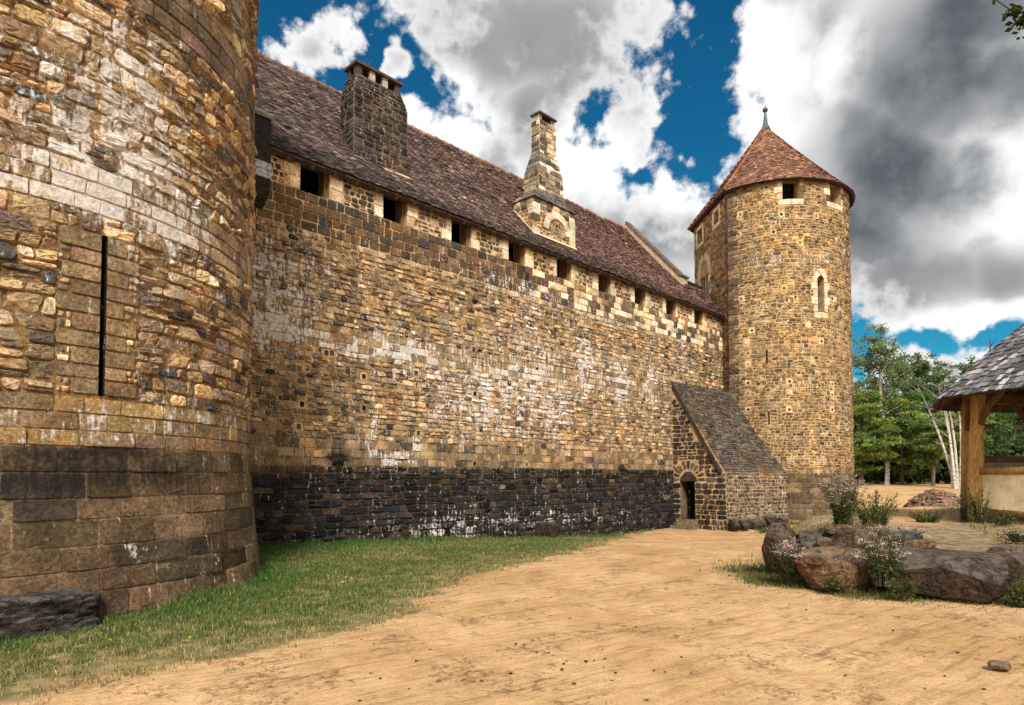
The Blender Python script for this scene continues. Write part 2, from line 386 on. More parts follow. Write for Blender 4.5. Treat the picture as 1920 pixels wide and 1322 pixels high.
def gen(u0, u1, z0, z1, h, w, wav=0.0, slant=0.0, split=0.0, excl=(), hrow=0.35):
    """random courses of stones -> (N,4,2) quads in (u,z)"""
    hs = []
    while sum(hs) < z1 - z0 - h[0] * 0.4: hs.append(RNG.uniform(*h))
    hs = np.array(hs) * (z1 - z0) / sum(hs)
    zb = z0 + np.concatenate([[0], np.cumsum(hs)])
    out = []
    seed = int(RNG.integers(0, 10000))
    def line(k, u):
        if k == 0 or k == len(zb) - 1: return zb[k]
        return zb[k] + wav * (float(vnoise(u * 0.9, k * 3.7, seed)) + 0.6 * float(vnoise(u * 3.1, k * 5.3, seed)) - 0.8)
    for k in range(len(hs)):
        a, b = zb[k], zb[k + 1]; iv = [(u0, u1)]
        for e in excl:
            ov = min(b, e[3]) - max(a, e[2])
            if ov > hrow * (b - a):
                nv = []
                for (p, q) in iv:
                    if e[1] <= p or e[0] >= q: nv.append((p, q)); continue
                    if e[0] - p > 0.05: nv.append((p, e[0]))
                    if q - e[1] > 0.05: nv.append((e[1], q))
                iv = nv
        for (p, q) in iv:
            u = p; sl0 = 0.0
            while u < q - 1e-4:
                ww = RNG.uniform(*w)
                if q - (u + ww) < w[0] * 0.6: ww = q - u
                v = u + ww; sl1 = RNG.normal(0, slant) if v < q - 1e-4 else 0.0
                bl = [u - sl0, line(k, u)]; br = [v - sl1, line(k, v)]; tr = [v + sl1, line(k + 1, v)]; tl = [u + sl0, line(k + 1, u)]
                if RNG.random() < split:
                    f0 = RNG.uniform(0.32, 0.68); f1 = f0 + RNG.normal(0, 0.06)
                    ml = [bl[0] + (tl[0] - bl[0]) * f0, bl[1] + (tl[1] - bl[1]) * f0]; mr = [br[0] + (tr[0] - br[0]) * f1, br[1] + (tr[1] - br[1]) * f1]
                    for (A, B, Cc, Dd) in ((bl, br, mr, ml), (ml, mr, tr, tl)):
                        if RNG.random() < 0.45 and ww > w[0] * 1.2:
                            g = RNG.uniform(0.35, 0.65); g2 = g + RNG.normal(0, 0.04)
                            mb = [A[0] + (B[0] - A[0]) * g, A[1] + (B[1] - A[1]) * g]; mt = [Dd[0] + (Cc[0] - Dd[0]) * g2, Dd[1] + (Cc[1] - Dd[1]) * g2]
                            out.append([A, mb, mt, Dd]); out.append([mb, B, Cc, mt])
                        else: out.append([A, B, Cc, Dd])
                else: out.append([bl, br, tr, tl])
                u = v; sl0 = sl1
    return np.array(out)
def pick(N, pal, wts, jit=0.18):
    pal = np.array(pal); wts = np.array(wts, float); wts /= wts.sum()
    c = pal[RNG.choice(len(pal), N, p=wts)]
    c = c * np.exp(RNG.normal(0, jit, (N, 1))) * np.exp(RNG.normal(0, 0.032, (N, 3)))
    return c.clip(0.004, 0.85)
RUB = [(.36, .255, .150), (.29, .215, .138), (.43, .305, .175), (.21, .165, .118), (.055, .054, .058), (.54, .44, .31), (.13, .108, .086), (.24, .215, .185)]
RUBW = [5, 5, 3, 3.5, 1.0, 1.6, 2.2, 1.6]
ASHB = [(.19, .140, .085), (.145, .105, .066), (.24, .175, .105), (.10, .078, .056)]
ASHBW = [4, 4, 2, 1.5]
ASHD = [(.095, .066, .042), (.070, .052, .036), (.12, .082, .050), (.05, .045, .042)]
ASHDW = [4, 3, 2, 2]
PALE = [(.66, .55, .39), (.72, .62, .47), (.56, .45, .31)]
PALEW = [3, 2, 2]
BASE = [(.024, .021, .019), (.015, .0145, .0145), (.037, .028, .022), (.023, .025, .029), (.055, .040, .028)]
BASEW = [4, 4, 2, 1.5, 1]
BROWN = [(.115, .082, .050), (.085, .062, .040), (.15, .105, .062), (.065, .052, .038)]
BROWNW = [4, 3, 2.2, 2]
MOR = (.36, .26, .145)
MORD = (.10, .078, .052)

def blobs(items, sc=1.0, wd=1.0):
    """items: (u,z,ru,rz,amp) gaussian stains"""
    it = list(items)
    def f(u, z):
        r = np.zeros_like(u)
        for (a, b, ru, rz, am) in it:
            r = r + sc * am * np.exp(-((u - a) / (ru * wd)) ** 2 - ((z - b) / (rz * wd)) ** 2)
        return r
    return f
def quad_surf(p00, p10, p11, p01, flip=False):
    p00, p10, p11, p01 = (np.asarray(p, float) for p in (p00, p10, p11, p01))
    W = max(np.linalg.norm(p10 - p00), 1e-3); Hh = max(np.linalg.norm((p01 + p11) / 2 - (p00 + p10) / 2), 1e-3)
    nrm = np.cross(p10 - p00, (p01 + p11) / 2 - (p00 + p10) / 2); nrm /= np.linalg.norm(nrm)
    def S(u, z, d):
        a = (np.asarray(u) / W)[..., None]; b = (np.asarray(z) / Hh)[..., None]
        return (1 - a) * (1 - b) * p00 + a * (1 - b) * p10 + a * b * p11 + (1 - a) * b * p01 + np.asarray(d)[..., None] * nrm
    return S, W, Hh
def lin(a, b, st): return list(np.linspace(a, b, max(2, int(abs(b - a) / st) + 1)))

# ------------------------------------------------------------------ terrain
BE = [np.array(p) for p in ((30, -4), (9.5, 6.4), (7.3, 8.35), (4.9, 8.85), (4.1, 9.8), (4.25, 11.4), (7.4, 18.5), (12.0, 23.5), (19.0, 27.0), (40, 33))]
def bank_dist(x, y):
    """signed distance (positive inside) to the edge of the raised bank on the right"""
    x = np.asarray(x, float); y = np.asarray(y, float)
    best = np.full(x.shape, 1e9); ins = np.zeros(x.shape, bool)
    P = BE + [np.array((90, 60.)), np.array((90, -4.))]
    n = len(P)
    for k in range(n):
        a = P[k]; b = P[(k + 1) % n]; ab = b - a
        t = (((x - a[0]) * ab[0] + (y - a[1]) * ab[1]) / (ab @ ab)).clip(0, 1)
        d = np.hypot(x - a[0] - t * ab[0], y - a[1] - t * ab[1])
        if k < len(BE) - 1: best = np.minimum(best, d)
        c = ((a[1] > y) != (b[1] > y)) & (x < (b[0] - a[0]) * (y - a[1]) / (b[1] - a[1] + 1e-12) + a[0])
        ins ^= c
    return np.where(ins, best, -best)
def terrain(x, y):
    x = np.asarray(x, float); y = np.asarray(y, float)
    z = -0.58 * smooth(13.5, 24.5, y) + 0.30 * smooth(26.5, 29.5, y)
    bd = bank_dist(x, y)
    b = smooth(0.0, 1.3, bd)
    zb = 0.50 + 0.12 * (fbm(x * 0.35, y * 0.35, 11) - 0.5) + 0.0 * x
    z = z * (1 - b) + zb * b
    far = smooth(24, 60, y)
    z = z * (1 - far) + (0.86) * far
    z = z + 0.05 * (fbm(x * 0.5, y * 0.5, 5) - 0.5)
    return z
EDGE_PX = [(-400, 1330), (0, 1312), (100, 1292), (230, 1268), (330, 1252), (470, 1236), (560, 1205), (650, 1184), (755, 1152), (790, 1128), (855, 1098), (865, 1080), (985, 1056), (1075, 1040), (1110, 1024), (1175, 1002), (1235, 994), (1262, 990)]
def ground_pt(px, py):
    d = ray(px, py); d = d / d[1]; Y = 8.0
    for _ in range(30):
        zt = float(terrain(d[0] * Y, Y)); Yn = (zt - EYE) / d[2]
        Y = 0.5 * Y + 0.5 * min(max(Yn, 2), 80)
    return np.array([d[0] * Y, Y])
EDGE = np.array([ground_pt(*p) for p in EDGE_PX])
def edge_dist(x, y):
    """+ on the grass (castle) side of the path edge"""
    x = np.asarray(x, float); y = np.asarray(y, float)
    best = np.full(x.shape, 1e9); sg = np.zeros(x.shape)
    for k in range(len(EDGE) - 1):
        a = EDGE[k]; b = EDGE[k + 1]; ab = b - a
        t = (((x - a[0]) * ab[0] + (y - a[1]) * ab[1]) / (ab @ ab)).clip(0, 1)
        d = np.hypot(x - a[0] - t * ab[0], y - a[1] - t * ab[1])
        s_ = np.sign(ab[0] * (y - a[1]) - ab[1] * (x - a[0]))
        m = d < best
        best = np.where(m, d, best); sg = np.where(m, s_, sg)
    return best * sg
TC = np.array([-7.83, 9.30]); TR = 3.70          # near tower
RC = np.array([12.95, 32.10]); RR = 3.70         # far tower
def grass_mask(x, y):
    e = edge_dist(x, y)
    wl = (np.asarray(x) - WO[0]) * WN[0] + (np.asarray(y) - WO[1]) * WN[1]
    return smooth(-0.25, 0.35, e + 0.9 * (fbm(x * 1.3, y * 1.3, 21) - 0.5)) * (wl > -1.0) * (np.asarray(y) < 29)

def build_ground():
    def axis(segs):
        a = []
        for (p, q, st) in segs: a += list(np.arange(p, q, st))
        a.append(segs[-1][1]); return np.array(a)
    xs = axis([(-700, -100, 60), (-100, -20, 8), (-20, -9, 1.0), (-9, 14, 0.11), (14, 30, 0.5), (30, 100, 5), (100, 700, 60)])
    ys = axis([(-300, -30, 30), (-30, 2, 2.0), (2, 15, 0.09), (15, 34, 0.22), (34, 80, 1.0), (80, 200, 8), (200, 900, 70)])
    X, Y = np.meshgrid(xs, ys); x = X.ravel(); y = Y.ravel()
    z = terrain(x, y)
    fine = smooth(34, 18, y) * smooth(-12, -8, x)
    z = z + fine * (0.030 * (fbm(x * 2.2, y * 2.2, 31) - 0.5) + 0.035 * (np.abs(fbm(x * 4.5, y * 3.5, 37, 3) - 0.5) - 0.1) + 0.012 * (vnoise(x * 9, y * 9, 33) - 0.5))
    nu = len(xs); nz = len(ys)
    a = (np.arange(nz - 1)[:, None] * nu + np.arange(nu - 1)[None]).ravel()
    q = np.stack([a, a + 1, a + 1 + nu, a + nu], 1)
    g = grass_mask(x, y) * (y < 30)
    bd = bank_dist(x, y)
    # tufty weeds at the foot of the boulders and on the bank
    foot = smooth(11.8, 10.8, y) * np.exp(-((bd + .2) / .5) ** 2) * (y < 14) * 0.85
    dry = smooth(-0.35, 0.5, bd + 0.5 * (fbm(x, y, 44) - 0.5)) * smooth(30, 20, y)
    path = np.exp(-((x - (9.6 + (y - 15) * 0.55)) / 1.1) ** 2) * smooth(13.5, 16, y)
    dry = dry * (1 - path)
    o = mesh_obj('ground', np.stack([x, y, z], 1), [q], M_GROUND, None, {'Grass': np.maximum(g, foot), 'Dry': dry}, True)
    tag(o, kind='structure')
    return o
build_ground()

# ------------------------------------------------------------------ near round tower
def tower_surf(C, R, bat=0.0, zt=1.93):
    def S(u, z, d):
        u, z, d = np.broadcast_arrays(np.asarray(u, float), np.asarray(z, float), np.asarray(d, float))
        r = R + d + bat * np.clip((zt - z) / zt, 0, 1.6) ** 1.2
        a = u / R
        return np.stack([C[0] + r * np.cos(a), C[1] + r * np.sin(a), z], -1)
    return S
def cyl_uz(C, R, px, py):
    d = ray(px, py); d = d / d[1]
    A = d[0] ** 2 + 1; B = -2 * (d[0] * C[0] + C[1]); Cc = C @ C - R * R
    Y = (-B - math.sqrt(max(B * B - 4 * A * Cc, 0))) / (2 * A)
    a = math.atan2(Y - C[1], d[0] * Y - C[0])
    return a * R, EYE + d[2] * Y
def tower_near():
    root = empty('round_tower', (TC[0], TC[1], 0), 'huge weathered round stone tower filling the left of the view, with a long arrow slit', 'tower')
    U = lambda px, py: cyl_uz(TC, TR, px, py)
    u0 = -2.05 * TR; u1 = 1.0 * TR
    W = []
    for (px, py, ru, rz, am) in [(170, 340, .55, .22, .9), (220, 380, .5, .2, .8), (300, 395, .35, .35, .95), (360, 440, .3, .3, .6), (60, 300, .5, .25, .45), (150, 50, .6, .35, .5), (160, 250, .6, .3, .5), (230, 190, .5, .4, .5), (90, 100, .5, .3, .4), (300, 270, .4, .4, .5),
                                 (250, 330, .3, .5, .6), (270, 120, .4, .3, .45), (400, 380, .25, .3, .55), (350, 780, .3, .16, .6), (330, 720, .3, .25, .5), (80, 800, .8, .15, .35), (430, 790, .2, .2, .7), (250, 1020, .14, .16, .5), (260, 790, .8, .12, .4), (30, 150, .4, .4, .3), (440, 480, .3, .6, .35), (260, 540, .25, .5, .35), (150, 660, .3, .2, .2)]:
        u, z = U(px, py); W.append((u, z, ru, rz, am))
    G = []
    for (px, py, ru, rz, am) in [(100, 890, 1.7, .40, .30), (310, 885, 1.2, .38, .28), (60, 850, .7, .08, .2), (230, 846, .6, .07, .2), (430, 40, .8, .5, .35), (60, 920, .6, .3, .25), (340, 930, .4, .25, .2), (160, 75, .05, .06, .9)]:
        u, z = U(px, py); G.append((u, z, ru, rz, am))
    m = Mas(tower_surf(TC, TR, 0.20), blobs(W, .50, 1.6), blobs(G, 1.35))
    us, zs1 = U(197, 443); ub, zs0 = U(188, 742)
    us = (us + ub) / 2
    slit = (us - 0.028, us + 0.028, zs0, zs1)
    jl = (us - 0.46, us - 0.032, zs0, zs1 + 0.02); jr = (us + 0.032, us + 0.40, zs0, zs1 + 0.02)
    ztop = 13.2
    def mc(u, z):
        t = smooth(1.85, 2.0, z)[:, None]
        v = (0.75 + 0.5 * fbm(u * 1.2, z * 1.2, 9))[:, None]
        return (np.array([.15, .11, .068]) * (1 - t) + np.array([.19, .12, .058]) * t) * v
    m.grid(lin(u0, u1, .2), lin(-0.6, ztop, .25), mc, [slit], 0.0)
    m.reveal(slit, 0.6, (.012, .010, .008))  # slit sides coloured near-black for the shade inside the opening
    ex = [(jl[0], jr[1], zs0, zs1 + 0.02)]
    # battered base of big blocks
    Q = gen(u0, u1, -0.55, 1.93, (.25, .32), (.38, .85), .012, .006)
    m.stones(Q, pick(len(Q), BROWN, BROWNW, .26) * .95, .004, .010, (.006, .026), 14, .012, .005, 2, None, .35)
    Q = gen(u0, u1, 1.93, 2.49, (.17, .2), (.28, .62), .006, .004)
    m.stones(Q, pick(len(Q), [(.25, .18, .105), (.20, .145, .088), (.32, .215, .10), (.06, .055, .055)], [4, 4, 2, .6], .15), .004, .008, (.006, .02), 14, .01, .004, 2, None, .25)
    for z0, z1 in ((2.49, 4.60), (5.14, 7.27), (7.92, ztop)):
        Q = gen(u0, u1, z0, z1, (.125, .22), (.15, .42), .06, .026, .30, ex)
        cc = pick(len(Q), RUB, [5, 5, 3, 3, .6, 1.3, 1.8, 1.8], .24)
        k = RNG.random(len(Q))
        for lo, hi, rs in ((0, .4, (.004, .02)), (.4, .85, (.012, .034)), (.85, 1.1, (.028, .052))):
            s_ = (k >= lo) & (k < hi)
            m.stones(Q[s_], cc[s_], .003, .015, rs, 6.0, .075, .014, 2)
    Q = gen(u0, u1, 4.60, 5.14, (.17, .2), (.24, .5), .008, .006)
    m.stones(Q, pick(len(Q), [(.27, .19, .11), (.21, .15, .09), (.36, .27, .17)], [3, 3, 2], .15), .004, .008, (.010, .026), 14, .01, .003, 2, None, .25)
    Q = gen(u0, u1, 7.27, 7.92, (.2, .23), (.24, .5), .008, .006)
    m.stones(Q, pick(len(Q), [(.18, .13, .085), (.13, .098, .066), (.24, .175, .115)], [3, 3, 1], .15), .004, .008, (.010, .026), 14, .01, .003, 2, None, .25)
    # dressed jambs of the arrow slit
    z = zs0; k = 0
    while z < zs1 - 0.05:
        h = min(RNG.uniform(.15, .24), zs1 - z + 0.02)
        wl = (.28, .43)[k % 2] + RNG.uniform(-.03, .03); wr = (.36, .22)[k % 2] + RNG.uniform(-.03, .03)
        Q = np.array([[[us - .032 - wl, z], [us - .026, z], [us - .026, z + h], [us - .032 - wl, z + h]], [[us + .026, z], [us + .032 + wr, z], [us + .032 + wr, z + h], [us + .026, z + h]]])
        m.stones(Q, pick(2, [(.24, .175, .105), (.20, .145, .09)], [1, 1], .12), .005, .008, (.014, .026), 16, .006, .002, 2, .5, .25)
        if wl < .42:
            Q = gen(us - .46, us - .032 - wl, z, z + h, (.09, .13), (.06, .12), .0, .0); m.stones(Q, pick(len(Q), RUB, RUBW), .008, .014, (.005, .03), 4, .06)
        if wr < .36:
            Q = gen(us + .032 + wr, us + .40, z, z + h, (.09, .13), (.06, .14), .0, .0); m.stones(Q, pick(len(Q), RUB, RUBW), .008, .014, (.005, .03), 4, .06)
        z += h; k += 1
    m.build('wall', root)
    # flat parapet cap closing the top and the core
    b = MB(); th = np.linspace(0, 2 * np.pi, 49)[:-1]
    ring = np.stack([TC[0] + (TR - .72) * np.cos(th), TC[1] + (TR - .72) * np.sin(th), np.full(48, -0.5)], 1)
    b.poly_prism(ring[::-1], np.array([0, 0, ztop + .5]), (.2, .15, .09))
    b.build('core', M_MAS, root)
    return root
tower_near()

# ------------------------------------------------------------------ curtain range
def wall_surf(u, z, d):
    u, z, d = np.broadcast_arrays(np.asarray(u, float), np.asarray(z, float), np.asarray(d, float))
    return np.stack([WO[0] + u * WE[0] + d * WN[0], WO[1] + u * WE[1] + d * WN[1], z], -1)
def wp(u, s, z):   # s = distance behind the wall face
    return np.array([WO[0] + u * WE[0] - s * WN[0], WO[1] + u * WE[1] - s * WN[1], z])
WIN = [1.56 + 2.349 * k for k in range(9)]; WW = 0.77
SILL = 8.45; PTOP = 9.28
ROOF_K = 1.110; EAVE_S = -0.25; EAVE_Z = 9.14; RIDGE_S = 4.2
U_END = 24.4; U_GAB = 21.25
def roof_z(s): return EAVE_Z + (s - EAVE_S) * ROOF_K
def curtain():
    root = empty('castle_wing', wp(11, 0, 0), 'long castle wing with nine square openings under a steep tiled roof with chimneys', 'castle wing')
    W = []; G = []
    for (px, py, ru, rz, am) in [(740, 655, .55, .16, .95), (705, 640, .3, .12, .6), (800, 690, .4, .15, .4), (480, 600, .35, .35, .6), (530, 610, .5, .2, .3), (700, 810, .07, .45, .8), (740, 860, .25, .12, .7), (780, 850, .12, .2, .8), (760, 620, .5, .15, .3),
                                 (1095, 690, .2, .5, .9), (1165, 725, .2, .5, .9), (1215, 730, .25, .45, .8), (940, 740, 1.2, .55, .55), (900, 770, 1.2, .5, .35), (1000, 690, .6, .5, .3), (1050, 770, .3, .5, .55), (1120, 690, .8, .4, .35), (1230, 720, .3, .4, .4), (1280, 670, .3, .5, .6), (980, 600, .8, .8, .25), (640, 660, .4, .12, .4), (860, 690, .8, .14, .3),
                                 (495, 470, .6, .4, .42), (520, 520, .5, .5, .4), (580, 590, .9, .5, .2), (820, 1000, .7, .2, .5), (870, 985, .4, .25, .42), (960, 982, .5, .2, .42), (1040, 972, .7, .22, .42), (1150, 968, 1.0, .16, .40), (1090, 660, .1, .5, .6), (640, 510, .5, .3, .22), (700, 1000, .3, .2, .3), (1000, 550, 2.0, .12, .3), (1120, 600, 1.5, .15, .3)]:
        u, z = wall_uz(px, py); W.append((u, z, ru, rz, am))
    for (px, py, ru, rz, am) in [(634, 860, .50, .13, 1.0), (628, 838, .32, .26, .55), (645, 815, .2, .3, .3), (1165, 878, .28, .12, 1.5), (1160, 862, .3, .2, .7), (890, 565, .14, .08, 1.3), (888, 585, .12, .25, .45), (1270, 650, .5, .35, .5), (1320, 690, .35, .8, .6), (1180, 610, 1.2, .10, .4), (1290, 645, .8, .14, .4), (530, 430, .9, .5, .35), (500, 700, .7, .9, .18), (560, 720, .9, .4, .15), (1330, 660, .4, .3, .4)]:
        u, z = wall_uz(px, py); G.append((u, z, ru, rz, am))
    m = Mas(wall_surf, blobs(W + [(8, 4.4, 9, 1.6, .16), (14, 5.2, 6, 1.5, .16)], .64, 2.0), blobs(G))
    u0 = -2.6; u1 = U_END
    def mc(u, z):
        t = smooth(1.75, 1.95, z)[:, None]; p = smooth(7.2, 7.6, z)[:, None]
        v = (0.72 + 0.56 * fbm(u * 0.9, z * 0.9, 19))[:, None]
        lo = np.array([.055, .043, .033]); mi = np.array([.27, .18, .088]); hi = np.array([.46, .33, .19])
        return (lo * (1 - t) + (mi * (1 - p) + hi * p) * t) * v
    m.grid(lin(u0, u1, .25), lin(-1.2, SILL, .25), mc)
    # dark base
    Q = gen(u0, u1, -1.1, 0.3, (.16, .24), (.22, .5), .02, .012, .12)
    m.stones(Q, pick(len(Q), BASE, BASEW, .25), .006, .02, (.015, .06), 6, .05, .012)
    Q = gen(u0, u1, 0.3, 1.85, (.15, .2), (.2, .55), .015, .01, .1)
    m.stones(Q, pick(len(Q), BASE + [(.085, .062, .042)], BASEW + [1], .25), .006, .018, (.01, .045), 7, .04, .01)
    Q = gen(u0, u1, 1.85, 2.52, (.2, .24), (.2, .5), .008, .006)
    m.stones(Q, pick(len(Q), [(.24, .175, .105), (.17, .128, .08), (.32, .235, .14), (.09, .075, .06)], [4, 4, 2, .7], .15), .005, .008, (.006, .02), 12, .015)
    putl = []
    for (px, py) in [(612, 662), (762, 628), (760, 685), (782, 723), (622, 662), (566, 758), (575, 690), (682, 706), (682, 765), (784, 812), (890, 738), (890, 870), (988, 870), (888, 655), (1007, 690), (560, 800), (780, 700), (870, 618), (770, 540)]:
        u, z = wall_uz(px, py); putl.append((u - .085, u + .085, z - .085, z + .085))
    ppr = [tuple((h[0] - .03, h[1] + .03, h[2] - .03, h[3] + .03)) for h in putl]
    for z0, z1 in ((2.52, 4.74), (5.36, 7.52)):
        Q = gen(u0, u1, z0, z1, (.115, .18), (.13, .33), .05, .022, .12, ppr, .25)
        cc = pick(len(Q), RUB, [5, 5, 3, 3, .7, 1.0, 1.6, 1.4], .22)
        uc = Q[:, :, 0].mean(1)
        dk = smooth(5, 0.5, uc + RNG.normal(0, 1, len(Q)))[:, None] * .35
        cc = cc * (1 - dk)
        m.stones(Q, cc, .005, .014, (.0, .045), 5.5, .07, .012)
    Q = gen(u0, u1, 4.74, 5.36, (.2, .22), (.2, .46), .008, .006)
    m.stones(Q, pick(len(Q), [(.26, .19, .115), (.19, .142, .09), (.34, .25, .15)], [4, 3, 2], .15), .005, .008, (.006, .02), 12, .015)
    q = np.array([[[h[0], h[2]], [h[1], h[2]], [h[1], h[3]], [h[0], h[3]]] for h in ppr])
    m.stones(q, pick(len(q), [(.36, .265, .155)], [1], .1), .0, .01, (.004, .008), 5, .03, .001, 1, .4)
    q = np.array([[[h[0] + .02, h[2] + .01], [h[1] - .02, h[2] + .01], [h[1] - .02, h[3] - .01], [h[0] + .02, h[3] - .01]] for h in putl])
    m.stones(q, pick(len(q), [(.012, .011, .011), (.05, .045, .04)], [3, 1], .1), .004, .006, (.011, .014), 5, .03, .001, 1, 0)
    hole_black = []
    for (px, py, a, b) in ((633, 868, .17, .075), (1168, 882, .26, .06), (890, 566, .07, .05)):
        u, z = wall_uz(px, py); hole_black.append([[u - a, z - b], [u + a, z - b], [u + a * .9, z + b], [u - a * .8, z + b * .8]])
    m.stones(np.array(hole_black), np.tile([.004, .004, .004], (3, 1)), 0, .01, (.048, .05), 6, .08, .0, 1, 0)  # black stones put in for the shaded insides of wall holes
    # courses under the openings: brown blocks, more and more pale limestone to the right
    for z0, z1 in ((7.52, 7.98), (7.98, SILL)):
        Q = gen(u0, u1, z0, z1, (.22, .24), (.2, .44), .006, .005)
        uc = Q[:, :, 0].mean(1)
        pr = 0.52 * smooth(8.0, 13.5, uc)
        isp = RNG.random(len(Q)) < pr
        cc = pick(len(Q), [(.115, .080, .050), (.085, .062, .043), (.15, .105, .066), (.055, .05, .047)], [4, 3, 2, 1.5], .18)
        cc[~isp] *= (1 + 0.4 * smooth(9, 14, uc))[~isp][:, None]
        cc[isp] = pick(int(isp.sum()), PALE, PALEW, .1)
        m.stones(Q, cc, .008, .009, (.014, .03), 12, .015)
    # piers between the openings
    edges = [u0] + [v for w in WIN for v in (w, w + WW)] + [u1]
    for k in range(0, len(edges), 2):
        a, b = edges[k], edges[k + 1]
        m.grid(lin(a, b, .3), [SILL, 8.8, PTOP], lambda u, z: np.tile(np.array([.52, .39, .235]), (len(u), 1)))
        # pier flanks and back
        for (ua, sgn) in ((a, -1), (b, 1)):
            uu = np.array([ua] * 4); zz = np.array([SILL, SILL, PTOP, PTOP]); dd = np.array([0, -.55, -.55, 0])
            m._push(uu, zz, dd, np.tile(np.array([.36, .27, .16]), (4, 1)), 0, np.array([[0, 1, 2, 3]]), None)
        ja = 0 if k == 0 else 1; jb = 0 if k == len(edges) - 2 else 1
        zz = SILL; j = 0; la = []; lb = []
        while zz < PTOP - .05:
            h = min((.30, .27, .26)[j % 3], PTOP - zz)
            wa = (.34, .2, .38)[(j + k) % 3] + RNG.uniform(-.05, .08) if ja else 0
            wb = (.22, .36, .2)[(j + k) % 3] + RNG.uniform(-.05, .08) if jb else 0
            q = []
            if ja: q.append([[a, zz], [a + wa, zz], [a + wa, zz + h], [a, zz + h]])
            if jb: q.append([[b - wb, zz], [b, zz], [b, zz + h], [b - wb, zz + h]])
            if q: m.stones(np.array(q), pick(len(q), PALE, PALEW, .08), .004, .008, (.014, .024), 14, .008, .002, 1, .4)
            Q = gen(a + wa + .02, b - wb - .02, zz, zz + h, (.12, .16), (.13, .30), .02, .02, .06)
            Q = Q[RNG.random(len(Q)) < .93]
            m.stones(Q, pick(len(Q), [(.06, .05, .045), (.14, .10, .065), (.22, .16, .1), (.30, .22, .14)], [4, 4, 2, 1.2], .2), .012, .012, (.004, .025), 4.5, .08, .008)
            zz += h; j += 1
    wall = m.build('wall', root)
    # stone sills, wall-walk floor, back wall coloured dark for its unlit room
    b = MB()
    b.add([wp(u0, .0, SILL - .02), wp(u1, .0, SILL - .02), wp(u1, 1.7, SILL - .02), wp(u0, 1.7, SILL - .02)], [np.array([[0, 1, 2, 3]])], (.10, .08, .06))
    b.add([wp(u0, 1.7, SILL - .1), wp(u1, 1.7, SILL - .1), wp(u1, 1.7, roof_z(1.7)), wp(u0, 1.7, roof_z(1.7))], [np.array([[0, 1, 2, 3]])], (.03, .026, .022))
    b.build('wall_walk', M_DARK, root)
    # timber frames
    for w in WIN:
        fr = MB(); e3 = np.array([WE[0], WE[1], 0]); n3 = np.array([WN[0], WN[1], 0]); k3 = np.array([0, 0, 1.])
        wc = (.20, .115, .048)
        fr.box(wp(w + WW - .045, .22, (SILL + PTOP) / 2 - .05), e3 * .045, n3 * .12, k3 * (.5 * (PTOP - SILL) - .05), wc)
        fr.box(wp(w + .03, .30, (SILL + PTOP) / 2 - .05), e3 * .03, n3 * .06, k3 * (.5 * (PTOP - SILL) - .05), wc)
        fr.box(wp(w + WW / 2, .17, PTOP - .05), e3 * (WW / 2 - .005), n3 * .15, k3 * .055, (.13, .075, .04))
        fr.build('window_frame', M_WOOD, root)
    # roof of small flat tiles
    dirx = np.array([WE[0], WE[1], 0]); c = 1 / math.sqrt(1 + ROOF_K ** 2)
    up = np.array([-WN[0] * c, -WN[1] * c, ROOF_K * c]); nr = np.cross(dirx, up)
    if nr[2] < 0: nr = -nr
    O = wp(0, EAVE_S, EAVE_Z)
    def rp(u, v, h): return O + u[..., None] * dirx + v[..., None] * up + h[..., None] * nr
    L = (RIDGE_S - EAVE_S) / c
    tiles = [] ; tc = []
    ex, lenn = .105, .155
    rows = int(L / ex)
    chim = [(3.62, 5.62, 0.70, 1.42), (10.55, 13.25, .45, 1.28)]
    for r in range(rows + 1):
        v = r * ex; s_here = EAVE_S + v * c
        uend = U_GAB if s_here > 1.25 else U_END
        n = int((uend + 2.6) / .165)
        ub = -2.6 + (np.arange(n) + (r % 2) * .5) * .165 + RNG.normal(0, .006, n)
        wv = .155 + RNG.normal(0, .004, n)
        sag = .05 * np.sin(ub * .55) * math.sin(math.pi * v / L) + .03 * (vnoise(ub * .8, np.full(n, v * .8), 4) - .5)
        vj = v + RNG.normal(0, .010, n); lift = .022 + np.abs(RNG.normal(0, .008, n)); tl = RNG.normal(0, .006, n)
        a = np.stack([rp(ub, vj, lift + sag + tl), rp(ub + wv, vj, lift + sag - tl), rp(ub + wv, vj + lenn, .004 + sag), rp(ub, vj + lenn, .004 + sag), rp(ub, vj, lift + sag - .016 + tl), rp(ub + wv, vj, lift + sag - .016 - tl)], 1)
        keep = np.ones(n, bool)
        tiles.append(a[keep])
        red = smooth(3, 17, ub)[:, None]; low = smooth(1.2, .2, v)
        base = pick(n, [(.135, .096, .080), (.100, .074, .064), (.19, .130, .105), (.062, .050, .047), (.27, .21, .175)], [4, 3, 3, 2, .9], .22)
        cc = base * (1 - red) + base * np.array([1.32, 1.08, 1.0]) * red
        cc = cc * (1 - .45 * low) * (.8 + .4 * fbm(ub * .8, np.full(n, v * .8), 8))[:, None]
        tc.append(cc)
    T = np.concatenate(tiles); Cc = np.repeat(np.concatenate(tc), 6, 0); N = len(T)
    bI = (np.arange(N) * 6)[:, None, None]
    q = (np.array([[0, 1, 2, 3], [4, 5, 1, 0]])[None] + bI).reshape(-1, 4)
    roofV = T.reshape(-1, 3)
    und = MB()
    z_ = np.array([0.])
    for (ua, ub_, va, vb) in ((-2.6, U_GAB, 0.0, L), (U_GAB, U_END, 0.0, 1.55 / c)):
        P = np.array([rp(np.array(x), np.array(y), np.array(h)) for (x, y, h) in ((ua, va, -.07), (ub_, va, -.07), (ub_, vb, -.07), (ua, vb, -.07))])
        und.poly_prism(P[::-1], -nr * .10, (.05, .036, .030))
